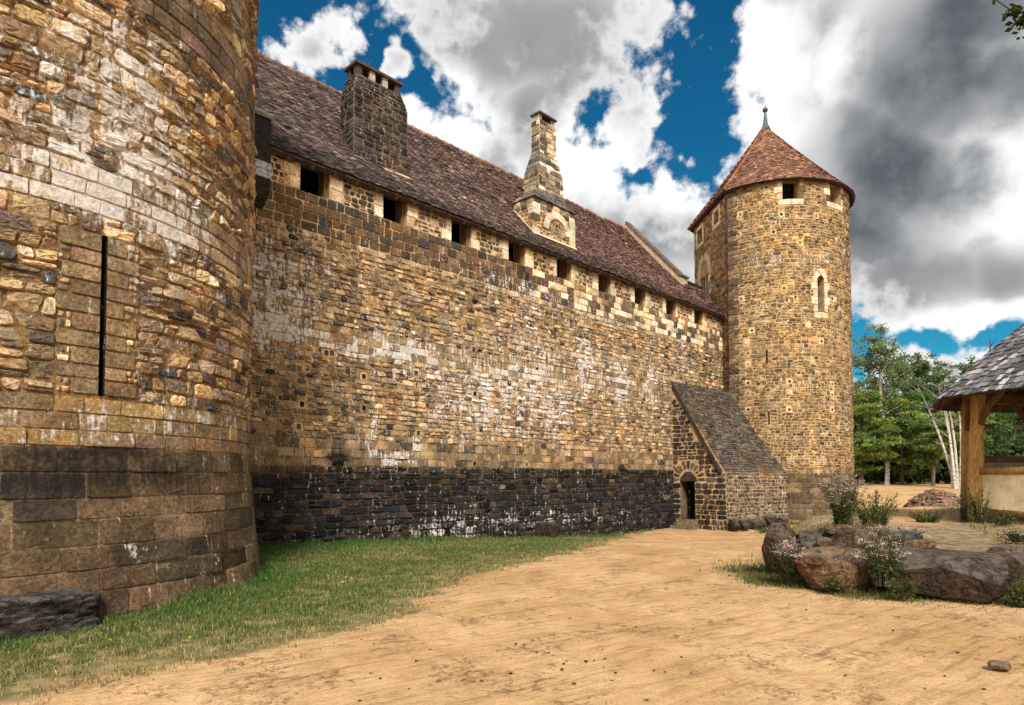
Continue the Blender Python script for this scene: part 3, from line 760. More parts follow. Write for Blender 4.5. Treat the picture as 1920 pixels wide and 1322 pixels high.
    # back slope so that the roof is a closed volume
    Rg = rp(np.array(0.), np.array(L), np.array(0.))
    Pb = [rp(np.array(-2.6), np.array(L), np.array(-.02)), rp(np.array(U_GAB), np.array(L), np.array(-.02)), wp(U_GAB, 9.0, 9.0), wp(-2.6, 9.0, 9.0)]
    und.add(np.array(Pb), [np.array([[0, 1, 2, 3]])], (.12, .07, .05))
    Vu = np.concatenate(und.v); Cu = np.concatenate(und.c)
    fs = [q] + [np.concatenate(f) + len(roofV) for f in und.f.values()]
    roof = mesh_obj('roof', np.concatenate([roofV, Vu]), fs, M_TILE, root, {'Col': np.concatenate([Cc, Cu])})
    # ridge tiles: one row of half-round cappings
    b = MB(); u = -2.6
    while u < U_GAB - .1:
        l = .36; p0 = rp(np.array(u), np.array(L - .02), np.array(.0)); p1 = rp(np.array(u + l + .05), np.array(L - .02), np.array(.0))
        p0[2] += .0 ; p1[2] += .0
        sag = .05 * math.sin(u * .55) * 0
        b.tube([p0 + [0, 0, .02], p1 + [0, 0, -.015]], [.105, .085], 8, pick(1, [(.24, .13, .095), (.17, .11, .085), (.30, .20, .15)], [2, 2, 1])[0], .04)
        u += l
    b.build('ridge_tile', M_TILE, roof, True)
    # fascia and dark rafter feet under the eaves
    b = MB(); e3 = dirx
    b.box(wp((u1 - 2.6) / 2, -.11, EAVE_Z - .02), e3 * (u1 + 2.6) / 2, np.array([WN[0], WN[1], 0]) * .10, np.array([0, 0, .03]), (.09, .055, .035))
    u = -2.4
    while u < u1:
        b.box(wp(u, -.02, EAVE_Z + .06), e3 * .05, up * .22, nr * .05, (.12, .075, .045)); u += .6
    b.build('eave_board', M_WOOD, root)
    # gable parapet
    b = MB()
    g0 = -0.0; th = .34; pc = (.46, .37, .24)
    P = []
    for (s_, dz) in ((1.15, -.5), (1.15, .38), (RIDGE_S + .05, .40), (7.4, roof_z(RIDGE_S - 3.2) + .3 - roof_z(7.4)), (7.4, -9)):
        P.append(wp(U_GAB, s_, roof_z(s_) + dz))
    P[-1][2] = 8.0; P[0][2] = 8.6
    b.poly_prism(np.array(P), dirx * th, pc)
    ncoping = 14
    for k in range(ncoping):
        sa = 1.1 + (RIDGE_S + .02 - 1.1) * k / ncoping; sb = 1.1 + (RIDGE_S + .02 - 1.1) * (k + 1) / ncoping - .01
        pa = wp(U_GAB + th / 2, sa, roof_z(sa) + .40); pb = wp(U_GAB + th / 2, sb, roof_z(sb) + .40)
        b.box((pa + pb) / 2, dirx * (th / 2 + .05), (pb - pa) / 2, nr * .045, np.array([.13, .11, .09]) * RNG.uniform(.8, 1.2))
    b.build('gable_parapet', M_LIME, root)
    # third stack beyond the gable
    b = MB()
    x0 = wp(U_GAB + .75, 1.75, 0); zt = at(1280, 522, x0[1])[2]
    b.box([x0[0], x0[1], (9.5 + zt) / 2], dirx * .36, np.array([WN[0], WN[1], 0]) * .32, [0, 0, (zt - 9.5) / 2], (.42, .36, .28))
    b.box([x0[0], x0[1], zt + .03], dirx * .43, np.array([WN[0], WN[1], 0]) * .39, [0, 0, .05], (.16, .15, .13))
    b.build('chimney', M_LIME, roof)
    return root, roof
WING, ROOF = curtain()

def frustum_masonry(m_items, u0, u1, s0, s1, z0, u0b, u1b, s0b, s1b, z1, spec, surf_list):
    """four faces from bottom rect (u0..u1,s0..s1,z0) to top rect -> masonry pieces"""
    A = [wp(u0, s0, z0), wp(u1, s0, z0), wp(u1, s1, z0), wp(u0, s1, z0)]
    B = [wp(u0b, s0b, z1), wp(u1b, s0b, z1), wp(u1b, s1b, z1), wp(u0b, s1b, z1)]
    for k in range(4):
        S, W, H = quad_surf(A[k], A[(k + 1) % 4], B[(k + 1) % 4], B[k])
        m = Mas(S, spec.get('wf'), spec.get('gf'))
        m.grid(lin(0, W, .4), lin(0, H, .4), spec['mor'])
        Q = gen(0, W, 0, H, spec['h'], spec['w'], spec.get('wav', .01), spec.get('sl', .008), spec.get('split', 0))
        m.stones(Q, pick(len(Q), spec['pal'], spec['pw'], spec.get('cj', .18)), spec.get('gap', .01), .012, spec.get('rise', (.008, .025)), spec.get('n', 6), spec.get('jit', .04))
        surf_list.append(m)
def merge_mas(ms, name, parent):
    V = []; C = []; W = []; G = []; q = []; t = []; n = 0
    for m in ms:
        V += m.V; C += m.C; W += m.W; G += m.G
        q += [a + n for a in m.q]; t += [a + n for a in m.t]; n += m.n
    return mesh_obj(name, np.concatenate(V), [np.concatenate(q)] + ([np.concatenate(t)] if t else []), M_MAS, parent, {'Col': np.concatenate(C), 'White': np.concatenate(W), 'Grime': np.concatenate(G)})
def chimneys():
    def uy(Y): return (Y - 14) / WE[1]
    def u_at(px, s):  # u of the line s behind the wall at picture column px
        k = (px - 960) / F
        Y = (-WC + 1.4085 * s) / (WM - k)
        return (Y + 0.0 - 14 - s * 0.7041) / WE[1]
    # --- wide dark one
    s0 = .72; s1 = 1.40
    a = u_at(657.5, s0); b = u_at(760, s0)
    dk = dict(mor=(.12, .095, .072), h=(.13, .2), w=(.2, .4), wav=.02, sl=.012, split=.15, pal=[(.042, .036, .036), (.062, .050, .044), (.032, .030, .033), (.085, .068, .055)], pw=[4, 3, 3, 1.5], gap=.013, n=5)
    L = []
    zs = EYE + 10.55; zc = EYE + 11.02
    frustum_masonry(None, a, b, s0, s1, roof_z(s0) - .25, a, b, s0, s1 + 0.0, zs, dk, L)
    ta = a + .14; tb = b - .16
    frustum_masonry(None, a, b, s0, s1, zs, ta, tb, s0 + .10, s1 - .04, zc, dk, L)
    c1 = merge_mas(L, 'chimney', ROOF)
    bb = MB(); e3 = np.array([WE[0], WE[1], 0]); n3 = np.array([WN[0], WN[1], 0])
    mid = (ta + tb) / 2; hw = (tb - ta) / 2; sm = (s0 + .10 + s1 - .04) / 2; hs = (s1 - s0 - .14) / 2
    bb.box(wp(mid, sm, zc + .13), e3 * (hw * .8), n3 * (hs * .5), [0, 0, .13], (.01, .01, .01))
    for k, cu in enumerate(np.linspace(ta + .1, tb - .1, 4)):
        for ss in (s0 + .2, s1 - .14):
            bb.box(wp(cu, ss, zc + .14), e3 * .085, n3 * .08, [0, 0, .14], (.42, .38, .33) if k in (1, 2) else (.06, .05, .045))
    P = [wp(ta - .05, s0 + .05, zc + .28), wp(tb + .05, s0 + .05, zc + .28), wp(tb + .05, s1 + .02, zc + .28), wp(ta - .05, s1 + .02, zc + .28)]
    bb.poly_prism(np.array(P)[::-1], np.array([0, 0, .07]), (.09, .055, .045))
    apex = [wp(ta + .3, sm, zc + .53), wp(tb - .3, sm, zc + .53)]
    P2 = [p + np.array([0, 0, .07]) for p in P]
    bb.add(np.array(P2 + apex), [np.array([[0, 1, 5, 4], [2, 3, 4, 5]]), np.array([[1, 2, 5], [3, 0, 4]])], (.10, .06, .048))
    # mortar flashing where the stack meets the tiles
    bb.build('chimney_cap', M_LIME, c1); bb = MB()
    bb.box(wp((a + b) / 2, s0 - .05, roof_z(s0 - .05) + .03), e3 * ((b - a) / 2 + .04), np.array([-WN[0] * .67, -WN[1] * .67, .74]) * .06, n3 * .02, (.48, .36, .27))
    bb.box(wp(a - .03, (s0 + s1) / 2, roof_z((s0 + s1) / 2) + .03), e3 * .03, np.array([-WN[0] * .67, -WN[1] * .67, .74]) * .5, n3 * .02, (.40, .30, .23))
    bb.build('flashing', M_LIME, c1)
    # --- pale stepped one
    s0 = .50; s1 = 1.42
    a = u_at(1000, s0); b = u_at(1078, s0)
    pl = dict(mor=(.45, .35, .22), h=(.17, .24), w=(.2, .42), wav=.006, sl=.005, pal=PALE + [(.10, .085, .07), (.27, .22, .16), (.19, .165, .14)], pw=[1.0, .5, 1.5, 2, 2.6, 3.2], gap=.007, n=9, jit=.02, gf=lambda u, z: np.full_like(u, .12))
    rb = dict(mor=(.40, .30, .18), h=(.1, .17), w=(.12, .3), wav=.03, sl=.015, split=.25, pal=RUB, pw=RUBW, gap=.012, n=4, jit=.06)
    sl = dict(mor=(.09, .085, .08), h=(.15, .2), w=(.25, .5), pal=[(.13, .12, .11), (.09, .088, .09), (.19, .17, .14), (.26, .22, .16)], pw=[3, 3, 2, 1], gap=.005, n=10, jit=.015, rise=(.006, .012))
    L = []
    zb = EYE + 9.62; z2 = EYE + 10.08; z3 = EYE + 10.8; z4 = EYE + 11.62; z5 = EYE + 12.72
    frustum_masonry(None, a, b, s0, s1, roof_z(s0) - .3, a, b, s0, s1, zb - .35, rb, L)
    frustum_masonry(None, a, b, s0, s1, zb - .35, a, b, s0, s1, zb, pl, L)
    a2 = u_at(1010, .68); b2 = u_at(1056, .68); 
    frustum_masonry(None, a - .07, b + .07, s0 - .07, s1 + .07, zb, a2, b2, .66, 1.36, z2, sl, L)
    frustum_masonry(None, a2, b2, .66, 1.36, z2, a2, b2, .66, 1.36, z3, pl, L)
    a3 = u_at(1013, .78); b3 = u_at(1043.5, .78)
    frustum_masonry(None, a2, b2, .66, 1.36, z3, a3, b3, .78, 1.18, z4, dict(sl, pal=sl['pal'] + PALE, pw=[2, 2, 2, 2, 1, 1, 1]), L)
    frustum_masonry(None, a3, b3, .78, 1.18, z4, a3, b3, .78, 1.18, z5, pl, L)
    c2 = merge_mas(L, 'chimney', ROOF)
    bb = MB(); mid = (a3 + b3) / 2; hw = (b3 - a3) / 2; sm = .98
    # relieving arch on the front of the base
    cx = (a + b) / 2 + .12; rz = zb - .95
    for k in range(9):
        t0 = math.pi * (k + .03) / 9; t1 = math.pi * (k + .97) / 9
        P = [wp(cx + r * math.cos(t), s0 - .002, rz + r * math.sin(t)) for (r, t) in ((.48, t0), (.72, t0), (.72, t1), (.48, t1))]
        bb.poly_prism(np.array(P), n3 * .05, pick(1, PALE, PALEW, .1)[0])
    for zz in np.arange(roof_z(s0) - .05, zb - .4, .24):
        for uu, wd in ((a + .15, .15), (b - .14, .14)):
            if RNG.random() < .8: bb.box(wp(uu, s0 + .08, zz + .12), e3 * (wd + .02), n3 * .12, [0, 0, .113], pick(1, PALE + [(.12, .09, .06)], [3, 2, 2, 2], .1)[0])
    for du in (-1, 1):
        for ds in (-1, 1):
            bb.box(wp(mid + du * (hw - .1), sm + ds * .08, z5 + .11), e3 * .08, n3 * .06, [0, 0, .11], (.46, .38, .27))
    bb.box(wp(mid, sm, z5 + .1), e3 * (hw * .5), n3 * .08, [0, 0, .1], (.012, .011, .01))
    P = [wp(mid - hw - .04, .74, z5 + .22), wp(mid + hw + .04, .74, z5 + .22), wp(mid + hw + .04, 1.22, z5 + .22), wp(mid - hw - .04, 1.22, z5 + .22)]
    bb.poly_prism(np.array(P)[::-1], np.array([0, 0, .05]), (.10, .08, .07))
    P2 = [p + np.array([0, 0, .05]) for p in P] + [wp(mid, sm, z5 + .42)]
    bb.add(np.array(P2), [np.array([[0, 1, 4], [1, 2, 4], [2, 3, 4], [3, 0, 4]])], (.10, .075, .065))
    bb.build('chimney_cap', M_LIME, c2); bb = MB()
    bb.box(wp((a + b) / 2, s0 - .06, roof_z(s0 - .06) + .03), e3 * ((b - a) / 2 + .05), np.array([-WN[0] * .67, -WN[1] * .67, .74]) * .08, n3 * .02, (.58, .46, .32))
    bb.box(wp(a - .04, (s0 + s1) / 2, roof_z((s0 + s1) / 2) + .03), e3 * .03, np.array([-WN[0] * .67, -WN[1] * .67, .74]) * .6, n3 * .02, (.55, .44, .32))
    bb.build('flashing', M_LIME, c2)
chimneys()

def latrine():
    """dark corbelled closet that pokes out of the wall beside the near tower"""
    root = empty('corbelled_closet', wp(.15, 0, 7), 'narrow dark corbelled stone closet jutting from the curtain wall beside the near tower', 'closet')
    b = MB(); e3 = np.array([WE[0], WE[1], 0]); n3 = np.array([WN[0], WN[1], 0])
    ua = -.35; ub = .64; out = .42
    z0 = 7.7; z1 = 9.62
    prof = [(0, z0), (.10, z0 + .04), (.26, z0 + .16), (.36, z0 + .32), (out, z0 + .5), (out, z1), (0, z1 + .35)]
    P = np.array([wp(ua, -d, z) for d, z in prof]); b.poly_prism(P, e3 * (ub - ua), (.030, .027, .026))
    b.box(wp((ua + ub) / 2, -out / 2, 8.35), e3 * ((ub - ua) / 2 + .012), n3 * (out / 2 + .015), [0, 0, .085], (.42, .42, .46))
    b.box(wp((ua + ub) / 2, -out / 2, 8.53), e3 * ((ub - ua) / 2 + .015), n3 * (out / 2 + .018), [0, 0, .082], (.36, .37, .41))
    sl = np.array([wp(ua - .03, -out - .03, z1 + .0), wp(ua - .03, 0.05, z1 + .38), wp(ua - .03, 0.05, z1 + .46), wp(ua - .03, -out - .03, z1 + .08)])
    b.poly_prism(sl, e3 * (ub - ua + .06), (.24, .22, .2))
    b.build('wall', M_MAS_SIMPLE, root)
M_MAS_SIMPLE = mat_col('old_stone', 0.9, 12.0, 0.55, 1.4, 0.8, 0.03)
e3 = np.array([WE[0], WE[1], 0]); n3 = np.array([WN[0], WN[1], 0])
latrine()

# ------------------------------------------------------------------ far round tower
def outline_roof(mb, C, O, ze, za, prof, ex, tw, lenn, pal, pw, thick, jit=.01, cmod=None, under=(.05, .035, .03), uth=.07, tcut=1.0):
    """tiles in rows on a cone-like roof whose eaves follow the closed outline O (n,2)"""
    O = np.asarray(O, float); n = len(O)
    seg = np.linalg.norm(np.roll(O, -1, 0) - O, axis=1); cum = np.concatenate([[0], np.cumsum(seg)])
    Oc = np.concatenate([O, O[:1]])
    def P(s, t, h):
        s = np.mod(s, cum[-1])
        x = np.interp(s, cum, Oc[:, 0]); y = np.interp(s, cum, Oc[:, 1])
        k = 1 - t
        dx = (x - C[0]); dy = (y - C[1]); r = np.hypot(dx, dy) + 1e-9
        sl = 0.75
        return np.stack([C[0] + dx * k + dx / r * h * sl, C[1] + dy * k + dy / r * h * sl, ze + (za - ze) * prof(t) + h * .65], -1)
    R0 = cum[-1] / (2 * np.pi); L = math.hypot(R0, za - ze)
    rows = int(L / ex * tcut)
    for r in range(rows):
        t = r / (L / ex); t2 = min(t + lenn / L, .995); k = 1 - t
        m = max(6, int(cum[-1] * k / tw))
        s = (np.arange(m) + (r % 2) * .5 + RNG.normal(0, .06, m)) * cum[-1] / m
        w = cum[-1] / m * (.96 + RNG.normal(0, .02, m))
        tt = np.full(m, t) + RNG.normal(0, jit / L, m); lift = thick + np.abs(RNG.normal(0, thick * .3, m)); tl = RNG.normal(0, thick * .3, m)
        a = np.stack([P(s, tt, lift + tl), P(s + w, tt, lift - tl), P(s + w, np.full(m, t2), np.full(m, .003)), P(s, np.full(m, t2), np.full(m, .003)), P(s, tt, lift + tl - thick * .8), P(s + w, tt, lift - tl - thick * .8)], 1)
        c = pick(m, pal, pw, .22)
        if cmod is not None: c = c * cmod(a[:, 0])
        bI = (np.arange(m) * 6)[:, None, None]
        mb.add(a.reshape(-1, 3), [(np.array([[0, 1, 2, 3], [4, 5, 1, 0]])[None] + bI).reshape(-1, 4)], np.repeat(c, 6, 0))
    # closed underlay
    m = 96; s = np.arange(m) * cum[-1] / m; i = np.arange(m); j = (i + 1) % m
    T = [0, .15, .3, .5, .75, .99]
    V = np.concatenate([P(s, np.full(m, t), np.full(m, -.01)) for t in T]); q = [np.stack([k * m + i, k * m + j, (k + 1) * m + j, (k + 1) * m + i], 1) for k in range(len(T) - 1)]
    mb.add(V, [np.concatenate(q)], under)
    V = np.concatenate([P(s, np.full(m, t), np.full(m, -uth)) for t in T]); q = [np.stack([k * m + i, (k + 1) * m + i, (k + 1) * m + j, k * m + j], 1) for k in range(len(T) - 1)]
    mb.add(V, [np.concatenate(q)], under)
    V = np.concatenate([P(s, np.zeros(m), np.full(m, -.01)), P(s, np.zeros(m), np.full(m, -uth))])
    mb.add(V, [np.stack([i, m + i, m + j, j], 1)], under)
    return P, cum[-1]

def tower_far():
    root = empty('turret_tower', (RC[0], RC[1], 0), 'tall round tower with a red conical tiled roof and finial at the wall end', 'tower')
    def U(px, py):
        u, z = cyl_uz(RC, RR, px, py)
        return (u if u > 0 else u + 2 * math.pi * RR), z
    a1 = math.radians(220.6); a2 = math.radians(507.5)
    P1 = RC + RR * np.array([math.cos(a1), math.sin(a1)]); P2 = RC + RR * np.array([math.cos(a2), math.sin(a2)])
    ztop = 15.05
    ua, ub = a1 * RR, (a1 + math.radians(160)) * RR
    W = []; G = []
    for (px, py, ru, rz, am) in [(1460, 492, .8, .25, .42), (1420, 478, .6, .2, .35), (1540, 488, .5, .3, .42), (1450, 575, .8, .12, .3), (1480, 720, 1.2, .3, .22), (1500, 860, 1.0, .2, .35), (1590, 780, .4, 1.2, .3), (1400, 600, .4, .2, .3), (1440, 420, .3, .1, .3), (1580, 600, .3, .6, .25)]:
        u, z = U(px, py); W.append((u, z, ru, rz, am))
    for (px, py, ru, rz, am) in [(1400, 800, .9, .7, .25), (1450, 690, .8, .3, .12), (1530, 780, .9, .5, .18), (1520, 900, 1.3, .18, .3), (1375, 600, .25, 3.0, .18)]:
        u, z = U(px, py); G.append((u, z, ru, rz, am))
    m = Mas(tower_surf(RC, RR, .12, 1.75), blobs(W, .9, 1.3), blobs(G, 1.5))
    def rect(x0, x1, y0, y1, xm=None):
        xm = xm or (x0 + x1) / 2
        ul, _ = U(x0, (y0 + y1) / 2); ur, _ = U(x1, (y0 + y1) / 2); _, zt = U(xm, y0); _, zb = U(xm, y1)
        return (ul, ur, zb, zt)
    cr1 = rect(1467, 1493, 333, 373); cr1 = (cr1[0], cr1[1] + .12, cr1[2], ztop - .02)
    cr2 = rect(1556, 1574, 348, 392); cr2 = (cr2[0], cr2[1] + .08, cr1[2], ztop - .02)
    lan = rect(1533, 1545, 522, 585); sl1 = rect(1436.5, 1439.5, 655, 682); sl2 = rect(1440.5, 1443.5, 771, 796)
    holes = [cr1, cr2, lan, sl1, sl2]
    def mc(u, z):
        t = smooth(1.7, 1.85, z)[:, None]
        return np.array([.15, .11, .065]) * (1 - t) + np.array([.42, .30, .155]) * t * (.75 + .5 * fbm(u, z, 29))[:, None]
    m.grid(lin(ua, ub, .25), lin(-1.2, ztop, .3), mc, holes)
    for h in (cr1, cr2): m.reveal(h, .55, (.40, .30, .17))
    m.reveal(lan, .45, (.44, .35, .22)); m.reveal(sl1, .4, (.1, .07, .04)); m.reveal(sl2, .4, (.1, .07, .04))
    sur = []; PL = []
    for c_ in (cr1, cr2):
        z = c_[2]; k = 0
        while z < c_[3] - .05:
            h = min(.3, c_[3] - z)
            for sgn, e in ((-1, c_[0]), (1, c_[1])):
                w = (.24, .36)[k % 2]; q = (e - w, e) if sgn < 0 else (e, e + w)
                sur.append((q[0], q[1], z, z + h)); PL.append(PALE[RNG.integers(0, 3)] if RNG.random() < .75 else (.12, .085, .055))
            z += h; k += 1
        sur.append((c_[0] - .2, (c_[0] + c_[1]) / 2, c_[2] - .26, c_[2])); PL.append(PALE[0]); sur.append(((c_[0] + c_[1]) / 2, c_[1] + .2, c_[2] - .26, c_[2])); PL.append(PALE[1])
    z = lan[2] - .28; k = 0
    while z < lan[3] - .02:
        h = min(.34, lan[3] - z)
        if z < lan[2] - .01: sur.append((lan[0] - .2, lan[1] + .2, z, lan[2])); PL.append(PALE[0]); z = lan[2]; continue
        for sgn, e in ((-1, lan[0]), (1, lan[1])):
            w = (.2, .32)[k % 2]; q = (e - w, e) if sgn < 0 else (e, e + w)
            sur.append((q[0], q[1], z, z + h)); PL.append(PALE[k % 3])
        z += h; k += 1
    q = np.array([[[r[0], r[2]], [r[1], r[2]], [r[1], r[3]], [r[0], r[3]]] for r in sur])
    m.stones(q, np.array(PL) * RNG.uniform(.85, 1.08, (len(PL), 1)), .006, .008, (.016, .026), 14, .008, .002, 1, .4)
    # pointed head of the lancet: two leaning stones over a dark tip
    cu = (lan[0] + lan[1]) / 2; hw = (lan[1] - lan[0]) / 2; zt = lan[3]
    for sg in (-1, 1):
        Q = np.array([[[cu + sg * hw, zt], [cu + sg * (hw + .2), zt], [cu + sg * (hw * .6 + .12), zt + .34], [cu + sg * .0, zt + .16]], [[cu, zt + .17], [cu + sg * (hw * .6 + .12), zt + .35], [cu + sg * .06, zt + .46], [cu, zt + .44]]])
        if sg < 0: Q = Q[:, [1, 0, 3, 2]]
        m.stones(Q, pick(2, PALE, PALEW, .06), .003, .008, (.018, .024), 14, .005, .001, 1, .2)
    Q = np.array([[[cu - hw, zt], [cu + hw, zt], [cu + .01, zt + .15], [cu - .01, zt + .15]]])
    m.stones(Q, np.array([[.012, .011, .010]]), 0, .002, (.012, .013), 20, 0, 0, 1, 0)
    ex = holes + sur + [(lan[0] - .2, lan[1] + .2, lan[3], lan[3] + .45)]
    putl = []
    for (px, py) in [(1403, 718), (1403, 738), (1403, 768), (1480, 715), (1480, 735), (1480, 768), (1560, 720), (1560, 740), (1560, 768), (1403, 662), (1403, 683), (1400, 640), (1387, 352), (1437, 352), (1388, 402), (1450, 435), (1530, 405), (1385, 440), (1465, 402), (1500, 455), (1560, 560), (1540, 640), (1390, 560), (1470, 540), (1515, 610), (1565, 562), (1410, 620)]:
        u, z = U(px, py); putl.append((u - .085, u + .085, z - .08, z + .08))
    ppr = [(h[0] - .05, h[1] + .05, h[2] - .05, h[3] + .05) for h in putl]
    exa = ex + ppr
    Q = gen(ua, ub, -1.0, 1.75, (.2, .26), (.28, .6), .01, .006)
    m.stones(Q, pick(len(Q), [(.105, .078, .05), (.08, .06, .042), (.14, .10, .062)], [3, 3, 2], .15), .008, .01, (.008, .025), 9, .03, .006, 0)
    bands = [(1.75, 4.6), (4.6, 4.95), (4.95, 6.95), (6.95, 7.7), (7.7, 11.2), (11.2, 11.75), (11.75, ztop)]
    for k, (z0, z1) in enumerate(bands):
        if k % 2 == 1:
            Q = gen(ua, ub, z0, z1, (.18, .2), (.2, .42), .006, .005, 0, exa, .2); pal = [(.24, .17, .10), (.17, .125, .08), (.31, .22, .13), (.10, .08, .06)]; pw = [4, 3, 2, 1]
            m.stones(Q, pick(len(Q), pal, pw, .16), .012, .01, (.006, .02), 8, .03, .004, 0)
        else:
            Q = gen(ua, ub, z0, z1, (.105, .16), (.14, .34), .03, .014, .12, exa, .2)
            zc = Q[:, :, 1].mean(1); cc = pick(len(Q), [(.26, .178, .095), (.19, .135, .08), (.34, .235, .125), (.13, .098, .066), (.06, .054, .05), (.40, .31, .19)], [4, 4, 2.4, 2.4, .6, .8], .17)
            cc = cc * (1 - .16 * smooth(8, 4, zc))[:, None]
            m.stones(Q, cc, .009, .012, (.0, .03), 5.5, .055, .008, 0)
    q = np.array([[[h[0], h[2]], [h[1], h[2]], [h[1], h[3]], [h[0], h[3]]] for h in ppr])
    m.stones(q, pick(len(q), [(.55, .42, .25)], [1], .1), .0, .01, (.008, .012), 5, .03, .001, 1, .4)
    q = np.array([[[h[0] + .02, h[2] + .01], [h[1] - .02, h[2] + .01], [h[1] - .02, h[3] - .01], [h[0] + .02, h[3] - .01]] for h in putl])
    m.stones(q, pick(len(q), [(.03, .026, .024), (.14, .10, .07)], [3, 2], .1), .004, .006, (.014, .018), 5, .03, .001, 1, 0)
    # flat side
    P2z = np.array([P2[0], P2[1], -1.0]); P1z = np.array([P1[0], P1[1], -1.0])
    S2, W2, H2 = quad_surf(P2z, P1z, P1z + [0, 0, ztop + 1], P2z + [0, 0, ztop + 1])
    def F2(px, py):
        d = ray(px, py); d = d / d[1]; D = P1 - P2
        A = np.array([[d[0], -D[0]], [1, -D[1]]]); Y, t = np.linalg.solve(A, P2)
        return t * W2, EYE + d[2] * Y + 1.0
    m2 = Mas(S2)
    def r2(x0, x1, y0, y1):
        xm = (x0 + x1) / 2; ym = (y0 + y1) / 2
        return (F2(x0, ym)[0], F2(x1, ym)[0], F2(xm, y1)[1], F2(xm, y0)[1])
    w1 = r2(1308, 1317, 430, 456); w2 = r2(1339, 1348, 395, 419)
    go = r2(1314, 1329, 517, 640)
    hs = [w1, w2, go]
    m2.grid(lin(0, W2, .3), lin(0, ztop + 1, .3), (.36, .255, .135), hs)
    for h in (w1, w2): m2.reveal(h, .4, (.42, .33, .2), (.05, .035, .025))
    m2.reveal(go, .3, (.50, .40, .26), (.10, .085, .075))
    sur = []
    for h in (w1, w2): sur += [(h[0] - .22, h[0], h[2], h[3]), (h[1], h[1] + .22, h[2], h[3]), (h[0] - .2, h[1] + .2, h[3], h[3] + .2), (h[0] - .2, h[1] + .2, h[2] - .2, h[2])]
    z = go[2]
    while z < go[3]:
        hh = min(.36, go[3] - z); sur += [(go[0] - .34, go[0], z, z + hh), (go[1], go[1] + .34, z, z + hh)]; z += hh
    q = np.array([[[r[0], r[2]], [r[1], r[2]], [r[1], r[3]], [r[0], r[3]]] for r in sur])
    m2.stones(q, pick(len(q), PALE, PALEW, .08), .005, .008, (.016, .026), 14, .008, .002, 1, .4)
    ex2 = hs + sur + [(go[0] - .34, go[1] + .34, go[3], go[3] + 1.0)]
    qz = 0.0; k = 0
    quo = []
    while qz < ztop + .9:
        h = RNG.uniform(.2, .26); w = (.25, .42)[k % 2]; quo.append((W2 - w, W2, qz, min(qz + h, ztop + 1))); qz += h; k += 1
    q = np.array([[[r[0], r[2]], [r[1], r[2]], [r[1], r[3]], [r[0], r[3]]] for r in quo])
    m2.stones(q, pick(len(q), [(.13, .095, .065), (.10, .075, .055), (.18, .13, .085)], [3, 3, 2], .15), .009, .01, (.012, .02), 10, .02, .003, 0)
    ex2 = ex2 + quo
    Q = gen(0, W2, 0, ztop + 1, (.12, .185), (.14, .38), .03, .014, .18, ex2, .25)
    m2.stones(Q, pick(len(Q), [(.25, .17, .09), (.18, .128, .075), (.32, .22, .12), (.12, .088, .058), (.42, .33, .2)], [4, 4, 3, 2, 1], .2), .009, .012, (.0, .03), 5.5, .055, .008, 0)
    # quoins wrapping on the round side
    qz = -1.0; quo = []; k = 1
    while qz < ztop - .1:
        h = RNG.uniform(.2, .26); w = (.3, .5)[k % 2]; quo.append((ua, ua + w, qz, min(qz + h, ztop))); qz += h; k += 1
    q = np.array([[[r[0], r[2]], [r[1], r[2]], [r[1], r[3]], [r[0], r[3]]] for r in quo])
    m.stones(q, pick(len(q), [(.13, .095, .065), (.10, .075, .055), (.18, .13, .085)], [3, 3, 2], .15), .009, .01, (.03, .045), 10, .02, .003, 0)
    merge_mas([m, m2], 'wall', root)
    # gothic window: pointed surround, mullion and quatrefoil ring in pale stone
    def fp(u, z, d): return S2(np.array(u), np.array(z), np.array(d))
    b = MB(); cu = (go[0] + go[1]) / 2; hw = (go[1] - go[0]) / 2; nrm = fp(0, 0, 1.) - fp(0, 0, 0.)
    rise = min(.95, hw * 1.5)
    def arch(r_in, r_out, zc, c0, hw_, d0, th, colr, n=8):
        for sg in (-1, 1):
            for k in range(n):
                t0, t1 = k / n, (k + 1) / n
                def pt(t, off):
                    x = (1 - t ** 1.9); z = rise * hw_ / hw * (1 - (1 - t) ** 1.9)
                    return fp(c0 + sg * (x * hw_ + off * (1 - t * .65)), zc + z + off * t * 1.05, d0)
                P = np.array([pt(t0, r_in), pt(t0, r_out), pt(t1, r_out), pt(t1, r_in)])
                if sg > 0: P = P
                else: P = P[::-1]
                b.poly_prism(P, nrm * -th, np.array(colr) * RNG.uniform(.92, 1.06))
    arch(0, .34, go[3], cu, hw, .03, .33, (.58, .47, .30))
    gl = MB()
    gp = [fp(cu - hw, go[2], -.2), fp(cu + hw, go[2], -.2), fp(cu + hw, go[3], -.2), fp(cu + hw * .6, go[3] + rise * .62, -.2), fp(cu, go[3] + rise, -.2), fp(cu - hw * .6, go[3] + rise * .62, -.2), fp(cu - hw, go[3], -.2)]
    gl.poly_prism(np.array(gp), nrm * -.05, (.16, .15, .16))
    tr = (.55, .45, .30)
    b.box(fp(cu, (go[2] + go[3]) / 2 - .1, -.12), (fp(.05, 0, 0) - fp(0, 0, 0)), nrm * .06, [0, 0, (go[3] - go[2]) / 2 - .1], tr)
    for sg in (-1, 1):
        pts = [fp(cu + sg * hw * (1 - .5 * (1 + math.cos(t))), go[3] - .25 + .38 * math.sin(t), -.12) for t in np.linspace(0, math.pi, 9)]
        b.tube(pts, .05, 5, tr)
    pts = [fp(cu + hw * .40 * math.cos(t), go[3] + rise * .36 + hw * .42 * math.sin(t), -.12) for t in np.linspace(0, 2 * math.pi, 15)]
    b.tube(pts, .05, 5, tr)
    w = gl.build('window', M_LEAD, root); b.build('window_surround', M_LIME, w)
    # roof
    ov = .27
    th = np.linspace(a1 + .02, a2 - .02, 60)
